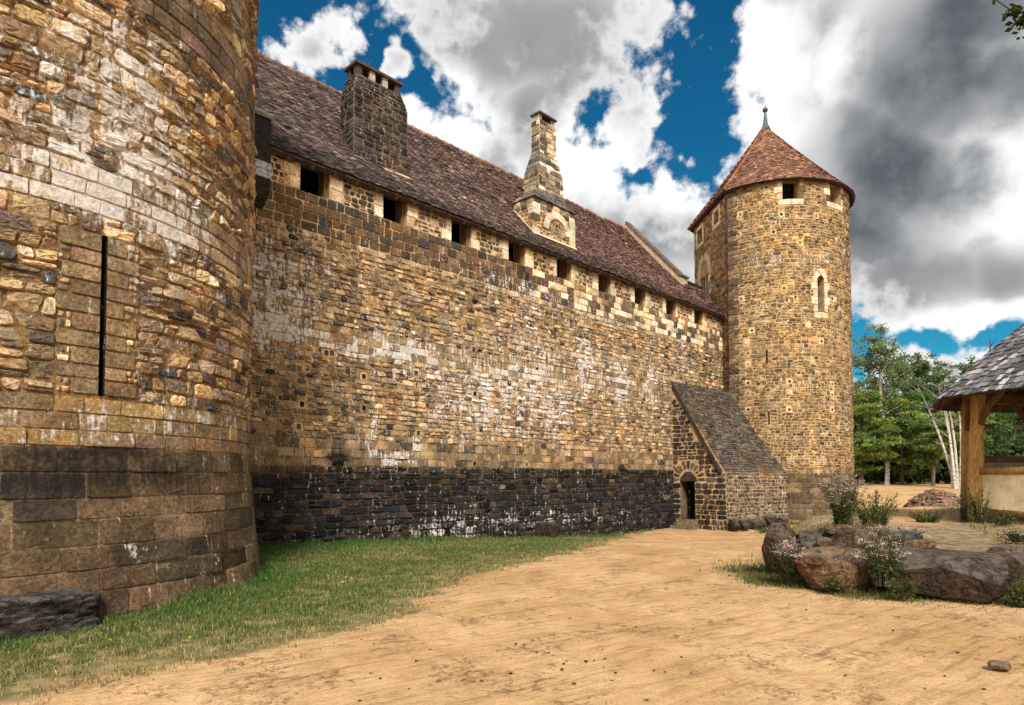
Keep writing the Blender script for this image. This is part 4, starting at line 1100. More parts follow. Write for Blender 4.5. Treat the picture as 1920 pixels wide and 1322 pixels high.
    O = [RC + (RR + ov) * np.array([math.cos(t), math.sin(t)]) for t in th]
    nrm2 = nrm[:2]
    tan = (P1 - P2) / np.linalg.norm(P1 - P2)
    O = [P1 + nrm2 * ov + tan * ov * .8] + O + [P2 + nrm2 * ov - tan * ov * .8]
    mb = MB(); ze = ztop - .12; za = EYE + 17.87
    outline_roof(mb, RC, O, ze, za, lambda t: np.asarray(t) * .93 + .07 * np.clip(t, 0, 1) ** 2.2, .115, .17, .17,
                 [(.25, .118, .070), (.185, .090, .060), (.32, .165, .10), (.12, .068, .052), (.38, .24, .16)], [4, 4, 3, 2, .8], .022, .012,
                 lambda p: (.78 + .44 * fbm(p[:, 0] * 1.1, p[:, 2] * 1.4, 50))[:, None], (.06, .032, .026), .10)
    roof = mb.build('roof', M_TILE, root)
    # hip tiles on the two corners
    b = MB()
    for Oc in (O[0], O[-1]):
        for k in range(22):
            t0, t1 = k / 22 * .97, (k + 1.15) / 22 * .97
            p = [np.array([*(RC + (Oc - RC) * (1 - t)), ze + (za - ze) * (t * .93 + .07 * t ** 2.2) + .04]) for t in (t0, t1)]
            b.tube(p, [.09, .07], 7, pick(1, [(.30, .13, .08), (.2, .09, .06)], [1, 1], .15)[0], .05)
    b.build('hip_tile', M_TILE, roof, True)
    b = MB(); z0 = za - .12
    b.tube([[RC[0], RC[1], z0 - .15], [RC[0], RC[1], z0 + .12], [RC[0], RC[1], z0 + .16], [RC[0], RC[1], z0 + .8], [RC[0], RC[1], z0 + .84]], [.26, .17, .13, .055, .05], 10, (.05, .09, .11))
    th = np.linspace(-1.4, 1.4, 9)
    b.tube([[RC[0], RC[1], z0 + .96 + .13 * math.sin(t)] for t in th], [.13 * math.cos(t) + .002 for t in th], 12, (.06, .05, .05))
    b.tube([[RC[0], RC[1], z0 + 1.05], [RC[0], RC[1], z0 + 1.2]], [.03, .008], 6, (.05, .05, .05))
    b.build('finial', M_LEAD, roof, True)
    b = MB()
    ring = np.array([[*(RC + (o - RC) * .93), ztop - .06] for o in O]); 
    b.tube(np.concatenate([ring, ring[:1]]), .07, 5, (.05, .035, .028))
    ring = np.stack([RC[0] + (RR - .6) * np.cos(np.linspace(a1, a2, 40)), RC[1] + (RR - .6) * np.sin(np.linspace(a1, a2, 40)), np.full(40, -1.)], 1)
    b.poly_prism(ring[::-1], np.array([0, 0, ztop + .9]), (.02, .018, .015))
    b.build('wall_plate', M_WOOD, root)
    # pale repair block at the foot of the parapet
    return root
tower_far()

# ------------------------------------------------------------------ lean-to porch against the wall
def porch():
    root = empty('lean_to_porch', (9.2, 27.0, -.4), 'dark stone lean-to porch with steep slab roof and small arched doorway', 'porch')
    uA = (27.1 - 14) / WE[1]
    A = wp(uA, 0, 5.62); w_t = 2.2
    D = np.array([8.36, 25.52, 1.77]); E_ = np.array([12.95, 29.05, 1.72]); B = np.array([10.75, 30.2, 5.55])
    Db = D + np.array([.20, -.12, 0]); Eb = E_ + np.array([.1, -.15, 0])
    A0 = wp(uA, 0, -1.2); D0 = np.array([Db[0], Db[1], -1.2])
    S, Wd, H = quad_surf(A0, D0, np.array([D[0], D[1], 5.62]), A)
    L = []
    m = Mas(S, lambda u, z: .32 * np.exp(-((z - .85) / .35) ** 2 - ((u - 1.9) / .6) ** 2), lambda u, z: .30 * smooth(2.4, .8, z) + .12)
    def slope(u): return 1.2 + 5.62 - (5.62 - 1.77) * np.clip(u / Wd, 0, 1)
    door = (.36, 1.05, 1.0, 2.62)
    # backing as sloping strips with the doorway left open
    us = sorted(set([0, door[0], door[1], Wd] + lin(0, Wd, .25)))
    for a, b in zip(us[:-1], us[1:]):
        ind = a >= door[0] - 1e-6 and b <= door[1] + 1e-6
        for (z0, z1a, z1b) in ([(0, door[2], door[2]), (door[3], slope(a), slope(b))] if ind else [(0, slope(a), slope(b))]):
            uu = np.array([a, b, b, a]); zz = np.array([z0, z0, z1b, z1a])
            m._push(uu, zz, np.zeros(4), np.tile(np.array([.36, .275, .16]) if z0 > .5 or z1a > 3 else np.array([.3, .22, .13]), (4, 1)), .2, np.array([[0, 1, 2, 3]]), None)
    m.reveal(door, .55, (.13, .10, .065), (.006, .006, .006))
    cx = (door[0] + door[1]) / 2 + .05; zc = door[3] - .02
    ex = [door, (cx - .46, cx + .46, zc - .05, zc + .42), (cx - .80, cx + .80, zc + .04, zc + .42), (cx - .5, cx + .5, zc, zc + .75)]
    Q = gen(0, Wd, 0, H, (.15, .25), (.2, .5), .02, .012, .12, ex, .25)
    top = Q[:, 2:, :]
    ok = np.all(Q[:, :, 1] < slope(Q[:, :, 0]) - .03, axis=1)
    Q = Q[ok]; cc = pick(len(Q), [(.040, .033, .028), (.065, .05, .038), (.03, .027, .026), (.10, .075, .05)], [4, 3, 3, 1.5], .2)
    m.stones(Q, cc * (1 - .45 * smooth(2.4, 1.6, Q[:, :, 1].mean(1)))[:, None], .009, .008, (.004, .022), 8, .04, .006, 0)
    # fan of voussoirs over the lintel
    n = 11
    for k in range(n):
        t0 = math.pi * (-.06 + 1.12 * (k + .08) / n); t1 = math.pi * (-.06 + 1.12 * (k + .92) / n)
        pt = lambda r, t: [cx + r * math.cos(t), zc + .08 + r * .95 * math.sin(t)]
        r1 = RNG.uniform(.72, .84)
        Qv = np.array([[pt(.44, t1), pt(.44, t0), pt(r1, t0), pt(r1, t1)]])
        m.stones(Qv, pick(1, [(.06, .048, .036), (.09, .066, .045), (.04, .034, .03)], [1, 1, 1], .15), .006, .012, (.01, .02), 7, .03, .004, 0)
    lint = np.array([[[cx - .43, zc - .02], [cx + .43, zc - .02], [cx + .36, zc + .2], [cx - .36, zc + .2]], [[cx - .34, zc + .2], [cx + .34, zc + .2], [cx + .1, zc + .4], [cx - .1, zc + .4]]])
    m.stones(lint, np.array([[.05, .04, .032], [.06, .045, .035]]), .004, .012, (.02, .03), 12, .01, .003, 0, .3)
    L.append(m)
    # front
    S3, W3, H3 = quad_surf([Db[0], Db[1], -1.2], [Eb[0], Eb[1], -1.2], E_, D)
    m3 = Mas(S3, lambda u, z: .15 + 0 * u, lambda u, z: .22 * smooth(.6, .1, u) * smooth(2.2, .9, z))
    m3.grid(lin(0, W3, .3), lin(0, H3, .3), (.30, .235, .15))
    Q = gen(0, W3, 0, H3, (.11, .19), (.15, .36), .03, .02, .15)
    m3.stones(Q, pick(len(Q), [(.075, .060, .046), (.105, .082, .060), (.052, .045, .039), (.15, .12, .085)], [4, 3, 3, 1.5], .2), .011, .010, (.004, .022), 6, .07, .008, 0)
    L.append(m3)
    merge_mas(L, 'wall', root)
    # slab roof
    S4, W4, H4 = quad_surf(D + [-.05, -.05, 0], E_, B, A)
    m4 = Mas(S4, lambda u, z: .05 + 0 * u, lambda u, z: .12 + 0 * u)
    m4.grid(lin(0, W4, .3), lin(0, H4, .3), (.22, .175, .115))
    Q = gen(0, W4, 0, H4, (.10, .14), (.22, .5), .005, .008)
    m4.stones(Q, pick(len(Q), [(.062, .051, .043), (.085, .068, .054), (.047, .042, .039), (.11, .088, .066)], [4, 3, 3, 1.2], .18), .0075, .006, (.012, .03), 9, .02, .006, 0)
    # verge slab along the left edge
    n4 = np.cross(E_ - D, A - D); n4 /= np.linalg.norm(n4)
    m4.build('roof', root)
    b = MB(); ed = (E_ - D) / np.linalg.norm(E_ - D)
    up = (A - D); ln = np.linalg.norm(up); up /= ln
    b.box((A + D) / 2 - ed * .02 - n4 * .05, ed * .05, up * ln / 2, n4 * .06, (.045, .038, .033))
    b.box((E_ + D) / 2 - n4 * .07, ed * np.linalg.norm(E_ - D) / 2, up * .05, n4 * .05, (.05, .043, .036))
    b.build('verge_slab', M_MAS_SIMPLE, root)
    # steps
    fw = (D0 - A0); fw[2] = 0; fw /= np.linalg.norm(fw); out = np.cross(fw, [0, 0, 1.])
    for k, (ww, dp, z0, z1) in enumerate(((.52, .55, -.9, -.42), (.42, .28, -.42, -.20))):
        b = MB(); c = A0 + fw * .71; c[2] = (z0 + z1) / 2
        b.box(c + out * (dp / 2), fw * ww, out * dp / 2, [0, 0, (z1 - z0) / 2], (.17, .13, .085), .012)
        b.build('step', M_MAS_SIMPLE, root)
    return root
porch()

# ------------------------------------------------------------------ rocks
def ico(sub):
    t = (1 + 5 ** .5) / 2
    V = [(-1, t, 0), (1, t, 0), (-1, -t, 0), (1, -t, 0), (0, -1, t), (0, 1, t), (0, -1, -t), (0, 1, -t), (t, 0, -1), (t, 0, 1), (-t, 0, -1), (-t, 0, 1)]
    Fc = [(0, 11, 5), (0, 5, 1), (0, 1, 7), (0, 7, 10), (0, 10, 11), (1, 5, 9), (5, 11, 4), (11, 10, 2), (10, 7, 6), (7, 1, 8), (3, 9, 4), (3, 4, 2), (3, 2, 6), (3, 6, 8), (3, 8, 9), (4, 9, 5), (2, 4, 11), (6, 2, 10), (8, 6, 7), (9, 8, 1)]
    V = [np.array(v) / np.linalg.norm(v) for v in V]
    for _ in range(sub):
        mid = {}; nf = []
        def md(a, b):
            k = (min(a, b), max(a, b))
            if k not in mid:
                p = V[a] + V[b]; V.append(p / np.linalg.norm(p)); mid[k] = len(V) - 1
            return mid[k]
        for a, b, c in Fc:
            x, y, z = md(a, b), md(b, c), md(c, a); nf += [(a, x, z), (b, y, x), (c, z, y), (x, y, z)]
        Fc = nf
    return np.array(V), np.array(Fc)
ICO = {k: ico(k) for k in (2, 3, 5)}
def rock_mesh(half, seed, e=3.0, cuts=7, rough=.10, rot=0.0, sub=5, tiltx=0.0, cut_in=(.68, .95)):
    rg = np.random.default_rng(seed)
    d, Fc = ICO[sub]
    r = (np.abs(d) ** e).sum(1) ** (-1 / e); p = d * r[:, None]
    for k in range(cuts):
        n = rg.normal(0, 1, 3); n[2] *= .7; n /= np.linalg.norm(n); lim = rg.uniform(*cut_in)
        s_ = p @ n; p = p - np.clip(s_ - lim, 0, None)[:, None] * n * .93
    a = fbm3(p * 1.6 + seed * 3.1, seed, 5) - .5
    a2 = np.abs(fbm3(p * 4.5 + seed, seed + 3, 4) - .5) * -1 + .1
    p = p * (1 + rough * 2.2 * a + rough * .9 * a2)[:, None]
    p = p * np.asarray(half)
    cx, sx = math.cos(tiltx), math.sin(tiltx)
    p = np.stack([p[:, 0] * cx - p[:, 2] * sx, p[:, 1], p[:, 0] * sx + p[:, 2] * cx], 1)
    c, s_ = math.cos(rot), math.sin(rot)
    return np.stack([p[:, 0] * c - p[:, 1] * s_, p[:, 0] * s_ + p[:, 1] * c, p[:, 2]], 1), Fc
def rock(name, x0, x1, y0, y1, Y, depth, colr, label, seed, group=None, **kw):
    a = at(x0, y1, Y); b = at(x1, y0, Y)
    half = np.array([(b[0] - a[0]) / 2, depth / 2, (b[2] - a[2]) / 2]) * 1.08
    yaw = -math.atan2((a[0] + b[0]) / 2, Y) + kw.pop('rot', 0)
    V, Fc = rock_mesh(half, seed, rot=yaw, **kw)
    base = np.array([(a[0] + b[0]) / 2, Y + depth * .35, (a[2] + b[2]) / 2])
    cc = np.tile(np.array(colr, float), (len(V), 1)) * (.55 + .9 * fbm3(V * 3.5, seed + 9))[:, None]
    o = mesh_obj(name, V, [Fc], M_ROCK, None, {'Col': cc}, True)
    o.location = base
    return tag(o, label, 'boulder' if True or half[0] > .12 else 'stone', group)
GB = 'boulders edging the raised bank'
BR = (.16, .105, .058); DK = (.060, .050, .042); GY = (.15, .135, .11)
rock('boulder', 1702, 1903, 1044, 1117, 8.4, 1.4, (.075, .048, .028), 'largest block-shaped boulder with a flat grey top and dark brown front at right', 11, GB, e=11, cuts=9, rough=.06, cut_in=(.98, 1.2), tiltx=-.05)
rock('boulder', 1518, 1668, 1036, 1112, 8.75, .9, (.27, .18, .098), 'broad rounded tan boulder in the lower row, between the two flowering plants', 12, GB, e=2.8, cuts=12, rough=.10)
rock('boulder', 1452, 1528, 986, 1078, 9.9, 1.0, (.15, .105, .065), 'upright boulder with a pale sloping top at the left end of the row', 13, GB, e=4.5, cuts=12, rough=.07, tiltx=.05)
rock('boulder', 1512, 1566, 992, 1088, 9.55, .8, DK, 'dark angular boulder leaning beside the left end boulder', 24, GB, e=3, cuts=9, rough=.10, tiltx=.35)
rock('boulder', 1560, 1690, 996, 1042, 9.7, .8, (.135, .092, .058), 'long flat brown boulder lying above the rounded tan one', 15, GB, e=4, cuts=11, rough=.07, tiltx=-.03)
rock('boulder', 1664, 1742, 1000, 1044, 9.6, .7, DK, 'grey-black boulder behind the middle flowering plant', 16, GB, e=3.6, cuts=6, rough=.08)
rock('boulder', 1640, 1712, 1050, 1112, 8.95, .6, (.14, .095, .062), 'shadowed brown boulder wedged left of the largest block', 17, GB, e=3, cuts=6, rough=.09)
rock('boulder', 1897, 1990, 1036, 1118, 8.55, 1.0, (.11, .072, .042), 'brown boulder cut by the right edge of the view', 18, GB, e=4, cuts=6, rough=.08)
rock('boulder', 1706, 1758, 1014, 1034, 9.2, .32, (.30, .20, .085), 'small flat ochre boulder resting at the back corner of the largest block', 19, GB, e=2.6, cuts=4, rough=.06, sub=3, tiltx=.15)
rock('boulder', 1538, 1566, 1010, 1036, 9.3, .28, (.17, .105, .055), 'small brown boulder wedged under the long flat one', 20, GB, e=3, cuts=6, rough=.06, sub=3)
rock('boulder', 1574, 1607, 985, 998, 9.9, .3, (.28, .155, .065), 'small orange stone lying on top of the long flat boulder', 21, GB, e=3, cuts=5, rough=.05, sub=3)
rock('boulder', 1531, 1545, 1031, 1045, 8.9, .12, (.22, .21, .17), 'fist-sized grey stone on the shoulder of the rounded tan boulder', 22, GB, e=2.4, cuts=3, rough=.05, sub=3)
rock('boulder', 1556, 1580, 990, 1004, 10.0, .3, GY, 'small grey stone beside the orange one', 25, GB, e=3, cuts=5, rough=.05, sub=3)
rock('boulder', 1740, 1860, 1080, 1135, 8.2, .4, (.17, .115, .065), 'low tan boulder at the foot of the largest block', 27, GB, e=3, cuts=4, rough=.07)
rock('rock_outcrop', -130, 82, 1122, 1206, 6.45, 1.5, (.045, .038, .033), 'black craggy bedrock under the near tower at the left edge', 30, None, e=8, cuts=6, rough=.13, cut_in=(.9, 1.15))
for k, (x0, x1, y0, y1, Y) in enumerate([(1370, 1390, 974, 996, 25.0), (1390, 1410, 974, 993, 25.3), (1412, 1438, 975, 991, 25.9), (1438, 1458, 966, 986, 26.6), (1460, 1480, 968, 983, 27.1)]):
    o = rock('footing_stone', x0, x1, y0, y1, Y, .5, (.10, .082, .064), ['squat footing stone at the outer corner of the porch', 'second footing stone from the porch corner', 'wide footing stone under the middle of the porch front', 'upright footing stone near the far end of the porch front', 'last footing stone where the porch meets the far tower'][k], 40 + k, 'footing stones along the porch', e=3.5, cuts=6, rough=.08, sub=3)
    o['category'] = 'stone'
rock('footing_stone', 996, 1046, 981, 1010, 20.9, .4, (.060, .044, .032), 'brown boulder set into the foot of the curtain wall', 46, None, e=3.5, cuts=6, rough=.08, sub=3)['category'] = 'boulder'
rock('loose_stone', 1866, 1900, 1244, 1257, 5.25, .14, (.36, .25, .13), 'single flat pale stone lying on the sand at lower right', 50, None, e=3, cuts=5, rough=.05, sub=3)['category'] = 'stone'
# scattered dark pebbles on the path
def pebbles():
    V = []; Fq = []; n = 0; C = []
    d, Fc = ICO[2]
    lst = [(1480, 607), (1462, 675), (1650, 748), (1690, 742), (1745, 735), (1530, 788), (1780, 846), (870, 862), (520, 945), (800, 745), (590, 660), (528, 640), (1900, 575), (1545, 468), (1570, 533), (960, 955), (1590, 860), (765, 888), (1300, 660), (1340, 665), (870, 690), (1040, 835), (1590, 348), (1695, 345), (1430, 340), (1630, 310)]
    pts = [(480 + x * .375, 960 + y * .375) for x, y in lst] + [(1408, 1106), (1512, 1160), (1247, 1260), (1190, 1216), (1582, 1277), (1585, 1266), (1845, 1293), (1706, 1161), (1300, 1180)]
    for k in range(60): pts.append((RNG.uniform(500, 1920), 1322 - 280 * RNG.random() ** 1.3))
    for (px, py) in pts:
        g = ground_pt(px, py)
        if edge_dist(g[0], g[1]) > .2 or bank_dist(g[0], g[1]) > -.1: continue
        r = RNG.uniform(.004, .012) * (1 if len(V) > 34 else 1.0)
        p = d * (1 + .5 * (RNG.random(len(d)) - .5))[:, None] * r * np.array([1.4, 1.1, .7]) + [g[0], g[1], float(terrain(g[0], g[1])) + r * .3]
        V.append(p); Fq.append(Fc + n); n += len(d); C.append(np.tile(pick(1, [(.05, .04, .03), (.16, .11, .06), (.32, .22, .12)], [3, 2, 2])[0], (len(d), 1)))
    o = mesh_obj('gravel', np.concatenate(V), [np.concatenate(Fq)], M_ROCK, None, {'Col': np.concatenate(C)})
    tag(o, 'small dark pebbles scattered over the sandy path', 'gravel', kind='stuff')
pebbles()

# ------------------------------------------------------------------ timber shelter on the bank
def shelter():
    C = np.array([14.2, 15.0]); R = 3.82; ze = 3.49; za = EYE + 5.07
    root = empty('timber_shelter', (C[0], C[1], .5), 'octagonal open timber shelter with a grey shingle roof and clay half-walls on the bank', 'shelter')
    ang = np.radians(171 + 45 * np.arange(8))
    cor = np.array([C + R * np.array([math.cos(a), math.sin(a)]) for a in ang])
    O = []
    for k in range(8):
        p, q = cor[k], cor[(k + 1) % 8]
        for t in np.linspace(0, 1, 8)[:-1]:
            m = p + (q - p) * t; d = m - C; bul = 1 + .018 * math.sin(math.pi * t)
            O.append(C + d * bul)
    mb = MB()
    outline_roof(mb, C, O, ze, za, lambda t: np.asarray(t) * .92 + .08 * np.sin(np.pi * np.asarray(t)) , .175, .15, .30,
                 [(.20, .195, .205), (.14, .135, .145), (.28, .27, .28), (.09, .087, .092), (.36, .35, .36)], [4, 4, 3, 2, 1], .030, .02,
                 lambda p: (.7 + .6 * fbm(p[:, 0] * 1.5, p[:, 2] * 2.5, 60))[:, None], (.075, .048, .030), .05, tcut=.97)
    roof = mb.build('roof', M_SHIN, root)
    wc = (.58, .325, .11); wd = (.15, .085, .042)
    inner = 3.0
    pc = [C + inner * np.array([math.cos(a), math.sin(a)]) for a in ang]
    zr = lambda r: ze + (za - ze) * .92 * (1 - r / R)
    for k in range(8):
        p = pc[k]; g = float(terrain(p[0], p[1]))
        b = MB(); bend = RNG.normal(0, .03, 2)
        zs = np.linspace(g - .25, 3.86, 9)
        pts = [[p[0] + bend[0] * math.sin(z * 1.3) + .01 * math.sin(z * 4), p[1] + bend[1] * math.sin(z * 1.1), z] for z in zs]
        cc = np.repeat([np.array(wc) * (.8 if z < 1.2 else 1) + (np.array([-.09, -.01, -.02]) * smooth(1.5, .5, z)) for z in zs], 10, 0).clip(.02, 1)
        b.tube(pts, np.array([.22, .19, .165, .152, .148, .145, .145, .15, .155]), 10, cc, .05)
        b.build('post', M_WOOD, root, True)
    b = MB(); rf = MB(); br = MB()
    for k in range(8):
        p, q = pc[k], pc[(k + 1) % 8]; d = (q - p) / np.linalg.norm(q - p)
        P3 = lambda v, z: np.array([v[0], v[1], z])
        mid = (p + q) / 2; out = mid - C; out = out / np.linalg.norm(out)
        b = MB(); b.box(P3(mid, 3.72), P3(d * np.linalg.norm(q - p) / 2, 0), P3(out * .10, 0), [0, 0, .13], wd, .008); b.build('ring_beam', M_WOOD, root)
        # curved braces
        for (v, s_) in ((p, 1), (q, -1)):
            pts = [P3(v + d * s_ * .12, 2.85), P3(v + d * s_ * .30, 3.22), P3(v + d * s_ * .72, 3.62)]
            br = MB(); br.tube(pts, [.075, .08, .075], 6, wd, .05); br.build('brace', M_WOOD, root)
        for t in np.linspace(0, 1, 5)[:-1]:
            e = cor[k] + (cor[(k + 1) % 8] - cor[k]) * t
            r0 = np.linalg.norm(e - C); u = (C - e) / r0
            a0 = P3(e + u * .12, ze - .02 + (za - ze) * .92 * .12 / r0); a1 = P3(C - u * .2, za - .42)
            ra = MB(); ra.tube([a0 - [0, 0, .03], a1], [.07, .06], 6, (.17, .10, .055), .05); ra.build('rafter', M_WOOD, roof)
        # inner purlin ring
        e0 = C + (pc[k] - C) * .6; e1 = C + (pc[(k + 1) % 8] - C) * .6
        rf.tube([P3(e0, zr(1.8) - .16), P3(e1, zr(1.8) - .16)], [.08, .08], 6, (.14, .085, .048))
    rf.build('purlin', M_WOOD, roof)
    def bay(k, zbot, ztop_, zrail, rail, daub):
        p, q = pc[k], pc[(k + 1) % 8]; d = (q - p); L = np.linalg.norm(d); d /= L; mid = (p + q) / 2; n = np.array([d[1], -d[0]])
        P3 = lambda v, z: np.array([v[0], v[1], z])
        w = MB(); w.box(P3(mid, (zbot + zrail) / 2), P3(d * L / 2, 0), P3(n * .07, 0), [0, 0, (zrail - zbot) / 2], daub)
        o = w.build('half_wall', M_DAUB, root)
        w = MB()
        w.tube([P3(p + d * .1, zrail + .07), P3(mid, zrail + .085), P3(q - d * .1, zrail + .07)], [.105, .11, .105], 8, rail, .05)
        w.tube([P3(p + d * .05, zbot - .02), P3(mid, zbot - .03), P3(q - d * .05, zbot - .02)], [.115, .115, .115], 8, (.26, .15, .065), .06)
        w.build('rail', M_WOOD, o, True)
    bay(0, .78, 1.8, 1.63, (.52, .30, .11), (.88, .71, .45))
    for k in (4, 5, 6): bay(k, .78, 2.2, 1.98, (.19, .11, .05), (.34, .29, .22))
    return root
shelter()

# ------------------------------------------------------------------ plants
def leaf_quads(P, size, colr, up=.5, ar=.5, rg=None):
    """N leaf blades (diamond, slightly folded) at P with random orientation"""
    rg = rg or RNG
    N = len(P); size = np.broadcast_to(size, (N,))
    d = rg.normal(0, 1, (N, 3)); d[:, 2] *= .6; d /= np.linalg.norm(d, axis=1)[:, None]
    n = rg.normal(0, 1, (N, 3)); n[:, 2] = np.abs(n[:, 2]) + up; s = np.cross(d, n); s /= np.linalg.norm(s, axis=1)[:, None] + 1e-9
    a = P; m = P + d * (size * .5)[:, None]; t = P + d * size[:, None]; w = (size * ar * .5)[:, None] * s
    V = np.stack([a, m + w, t, m - w], 1).reshape(-1, 3)
    q = np.arange(4 * N).reshape(N, 4)
    return V, q, np.repeat(colr, 4, 0)
def agrimony(label, base, height, spread, nst, seed, flowers=True, yellow=.0, group='flowering plants around the boulders', low=0.0):
    rg = np.random.default_rng(seed)
    root = empty('flowering_plant', base, label, 'plant', group)
    st = MB(); LP = []; LS = []; LC = []; FP = []; FC = []
    for k in range(nst):
        a = rg.uniform(0, 2 * np.pi); r = spread * math.sqrt(rg.random()); h = height * rg.uniform(.55, 1.0) * (1 - .25 * (r / spread) ** 2)
        b0 = np.array([.35 * r * math.cos(a), .35 * r * math.sin(a), 0]); b1 = np.array([r * math.cos(a), r * math.sin(a), h]); mid = (b0 + b1) / 2 + np.array([-.12 * r * math.cos(a), -.12 * r * math.sin(a), .06 * h])
        st.tube(np.array([b0, mid, b1]) + np.array(base), [.008, .006, .004], 4, (.075, .052, .032), cap=False)
        n = int(26 * h / .6)
        t = rg.uniform(low, .97, n)[:, None]
        p = b0 * (1 - t) ** 2 + 2 * mid * t * (1 - t) + b1 * t * t
        LP.append(p + rg.normal(0, .014, p.shape)); LS.append(rg.uniform(.045, .10, n) * (1 - .35 * t[:, 0]))
        c = np.array([.072, .105, .030]) * np.exp(rg.normal(0, .3, (n, 1))); c[rg.random(n) < yellow] = np.array([.19, .17, .035]); LC.append(c)
        if flowers:
            for j in range(rg.integers(1, 4)):
                c0 = b1 + np.array([*rg.normal(0, .06, 2), rg.uniform(-.08, .03)]); m = 18
                FP.append(c0 + rg.normal(0, 1, (m, 3)) * np.array([.028, .028, .010])); FC.append(np.array([.60, .46, .48]) * rg.uniform(.55, 1.15) * np.exp(rg.normal(0, .16, (m, 1))))
    st.build('stem', M_BARK, root)
    B = np.array(base)
    V, q, c = leaf_quads(np.concatenate(LP) + B, np.concatenate(LS), np.concatenate(LC), ar=.42, rg=rg); mesh_obj('leaf', V, [q], M_LEAF, root, {'Col': c})
    if FP:
        V, q, c = leaf_quads(np.concatenate(FP) + B, rg.uniform(.010, .022, sum(len(x) for x in FP)), np.concatenate(FC), ar=.9, rg=rg); mesh_obj('flower', V, [q], M_PETAL, root, {'Col': c})
def gp(px, py, Y): return at(px, py, Y)
def plant_at(label, px, ybase, ytop, xw, Y, n, seed, **k):
    b = at(px, ybase, Y); h = (ybase - ytop) * Y / F; sp = xw * Y / F / 2
    agrimony(label, tuple(b), h, sp, n, seed, **k)
plant_at('pink flowering plant in front of the upright boulder at the left end of the row', 1482, 1070, 1000, 54, 9.2, 34, 1)
plant_at('pink flowering plant growing between the tan boulder and the largest block', 1652, 1098, 985, 84, 8.5, 44, 2, low=.2)
plant_at('tallest flowering plant with lilac heads, standing before the foot of the far tower', 1580, 990, 880, 80, 12.0, 60, 3, yellow=.12)
plant_at('bushy yellow-green plant without many blooms, right of the tallest flowering plant', 1640, 990, 915, 110, 12.6, 70, 4, flowers=False, yellow=.3)
plant_at('thin weed with sparse leaves just left of the shelter post', 1808, 978, 905, 22, 15.3, 14, 5, flowers=False, yellow=.2)
plant_at('scruffy weed climbing the base of the shelter post', 1836, 980, 905, 44, 14.9, 30, 6, flowers=False, yellow=.15)
plant_at('leafy weed on the bank in front of the shelter half-wall', 1880, 985, 950, 60, 14.2, 26, 7, flowers=False, yellow=.25)
plant_at('green weed clump beside the sandy track on the bank', 1738, 985, 952, 66, 15.5, 60, 8, flowers=False)
plant_at('dark green weed under the flowering plant at the block corner', 1695, 1112, 1082, 70, 8.15, 46, 9, flowers=False)
plant_at('small green weed at the foot of the tan boulder', 1560, 1100, 1080, 50, 8.6, 30, 10, flowers=False)
plant_at('spiky green weed at the right edge below the cut-off boulder', 1912, 1140, 1085, 40, 7.9, 40, 12, flowers=False, yellow=.1)
plant_at('green weed on the bank at the right edge of the view', 1905, 1015, 992, 70, 10.6, 40, 13, flowers=False)
plant_at('pink flowering plant rooted on top of the bank behind the flat boulder', 1690, 1010, 985, 90, 10.6, 30, 14, yellow=.1)
plant_at('small green weed sprouting high on the porch roof', 1336, 802, 782, 26, 26.2, 12, 15, flowers=False, yellow=.6, group=None)

# ------------------------------------------------------------------ grass
def blades(x, y, z, h, w, colr, name, label, cat):
    N = len(x); a = RNG.uniform(0, 2 * np.pi, N); lean = RNG.uniform(.1, .8, N)
    b = np.stack([x, y, z], 1); dr = np.stack([np.cos(a), np.sin(a), np.zeros(N)], 1)
    sd = np.stack([-np.sin(a + RNG.normal(0, .5, N)), np.cos(a), np.zeros(N)], 1)
    hw = (w / 2)[:, None]
    m = b + dr * (h * lean * .35)[:, None] + np.array([0, 0, 1.]) * (h * .62)[:, None]
    t = b + dr * (h * lean)[:, None] + np.array([0, 0, 1.]) * (h * (1.05 - .35 * lean))[:, None]
    V = np.stack([b - sd * hw, b + sd * hw, m + sd * hw * .7, m - sd * hw * .7, t], 1).reshape(-1, 3)
    i = np.arange(N)[:, None] * 5
    q = i + np.array([[0, 1, 2, 3]]); tr = i + np.array([[3, 2, 4]])
    o = mesh_obj(name, V, [q, tr], M_GRASS, None, {'Col': np.repeat(colr, 5, 0)})
    return tag(o, label, cat, kind='stuff')
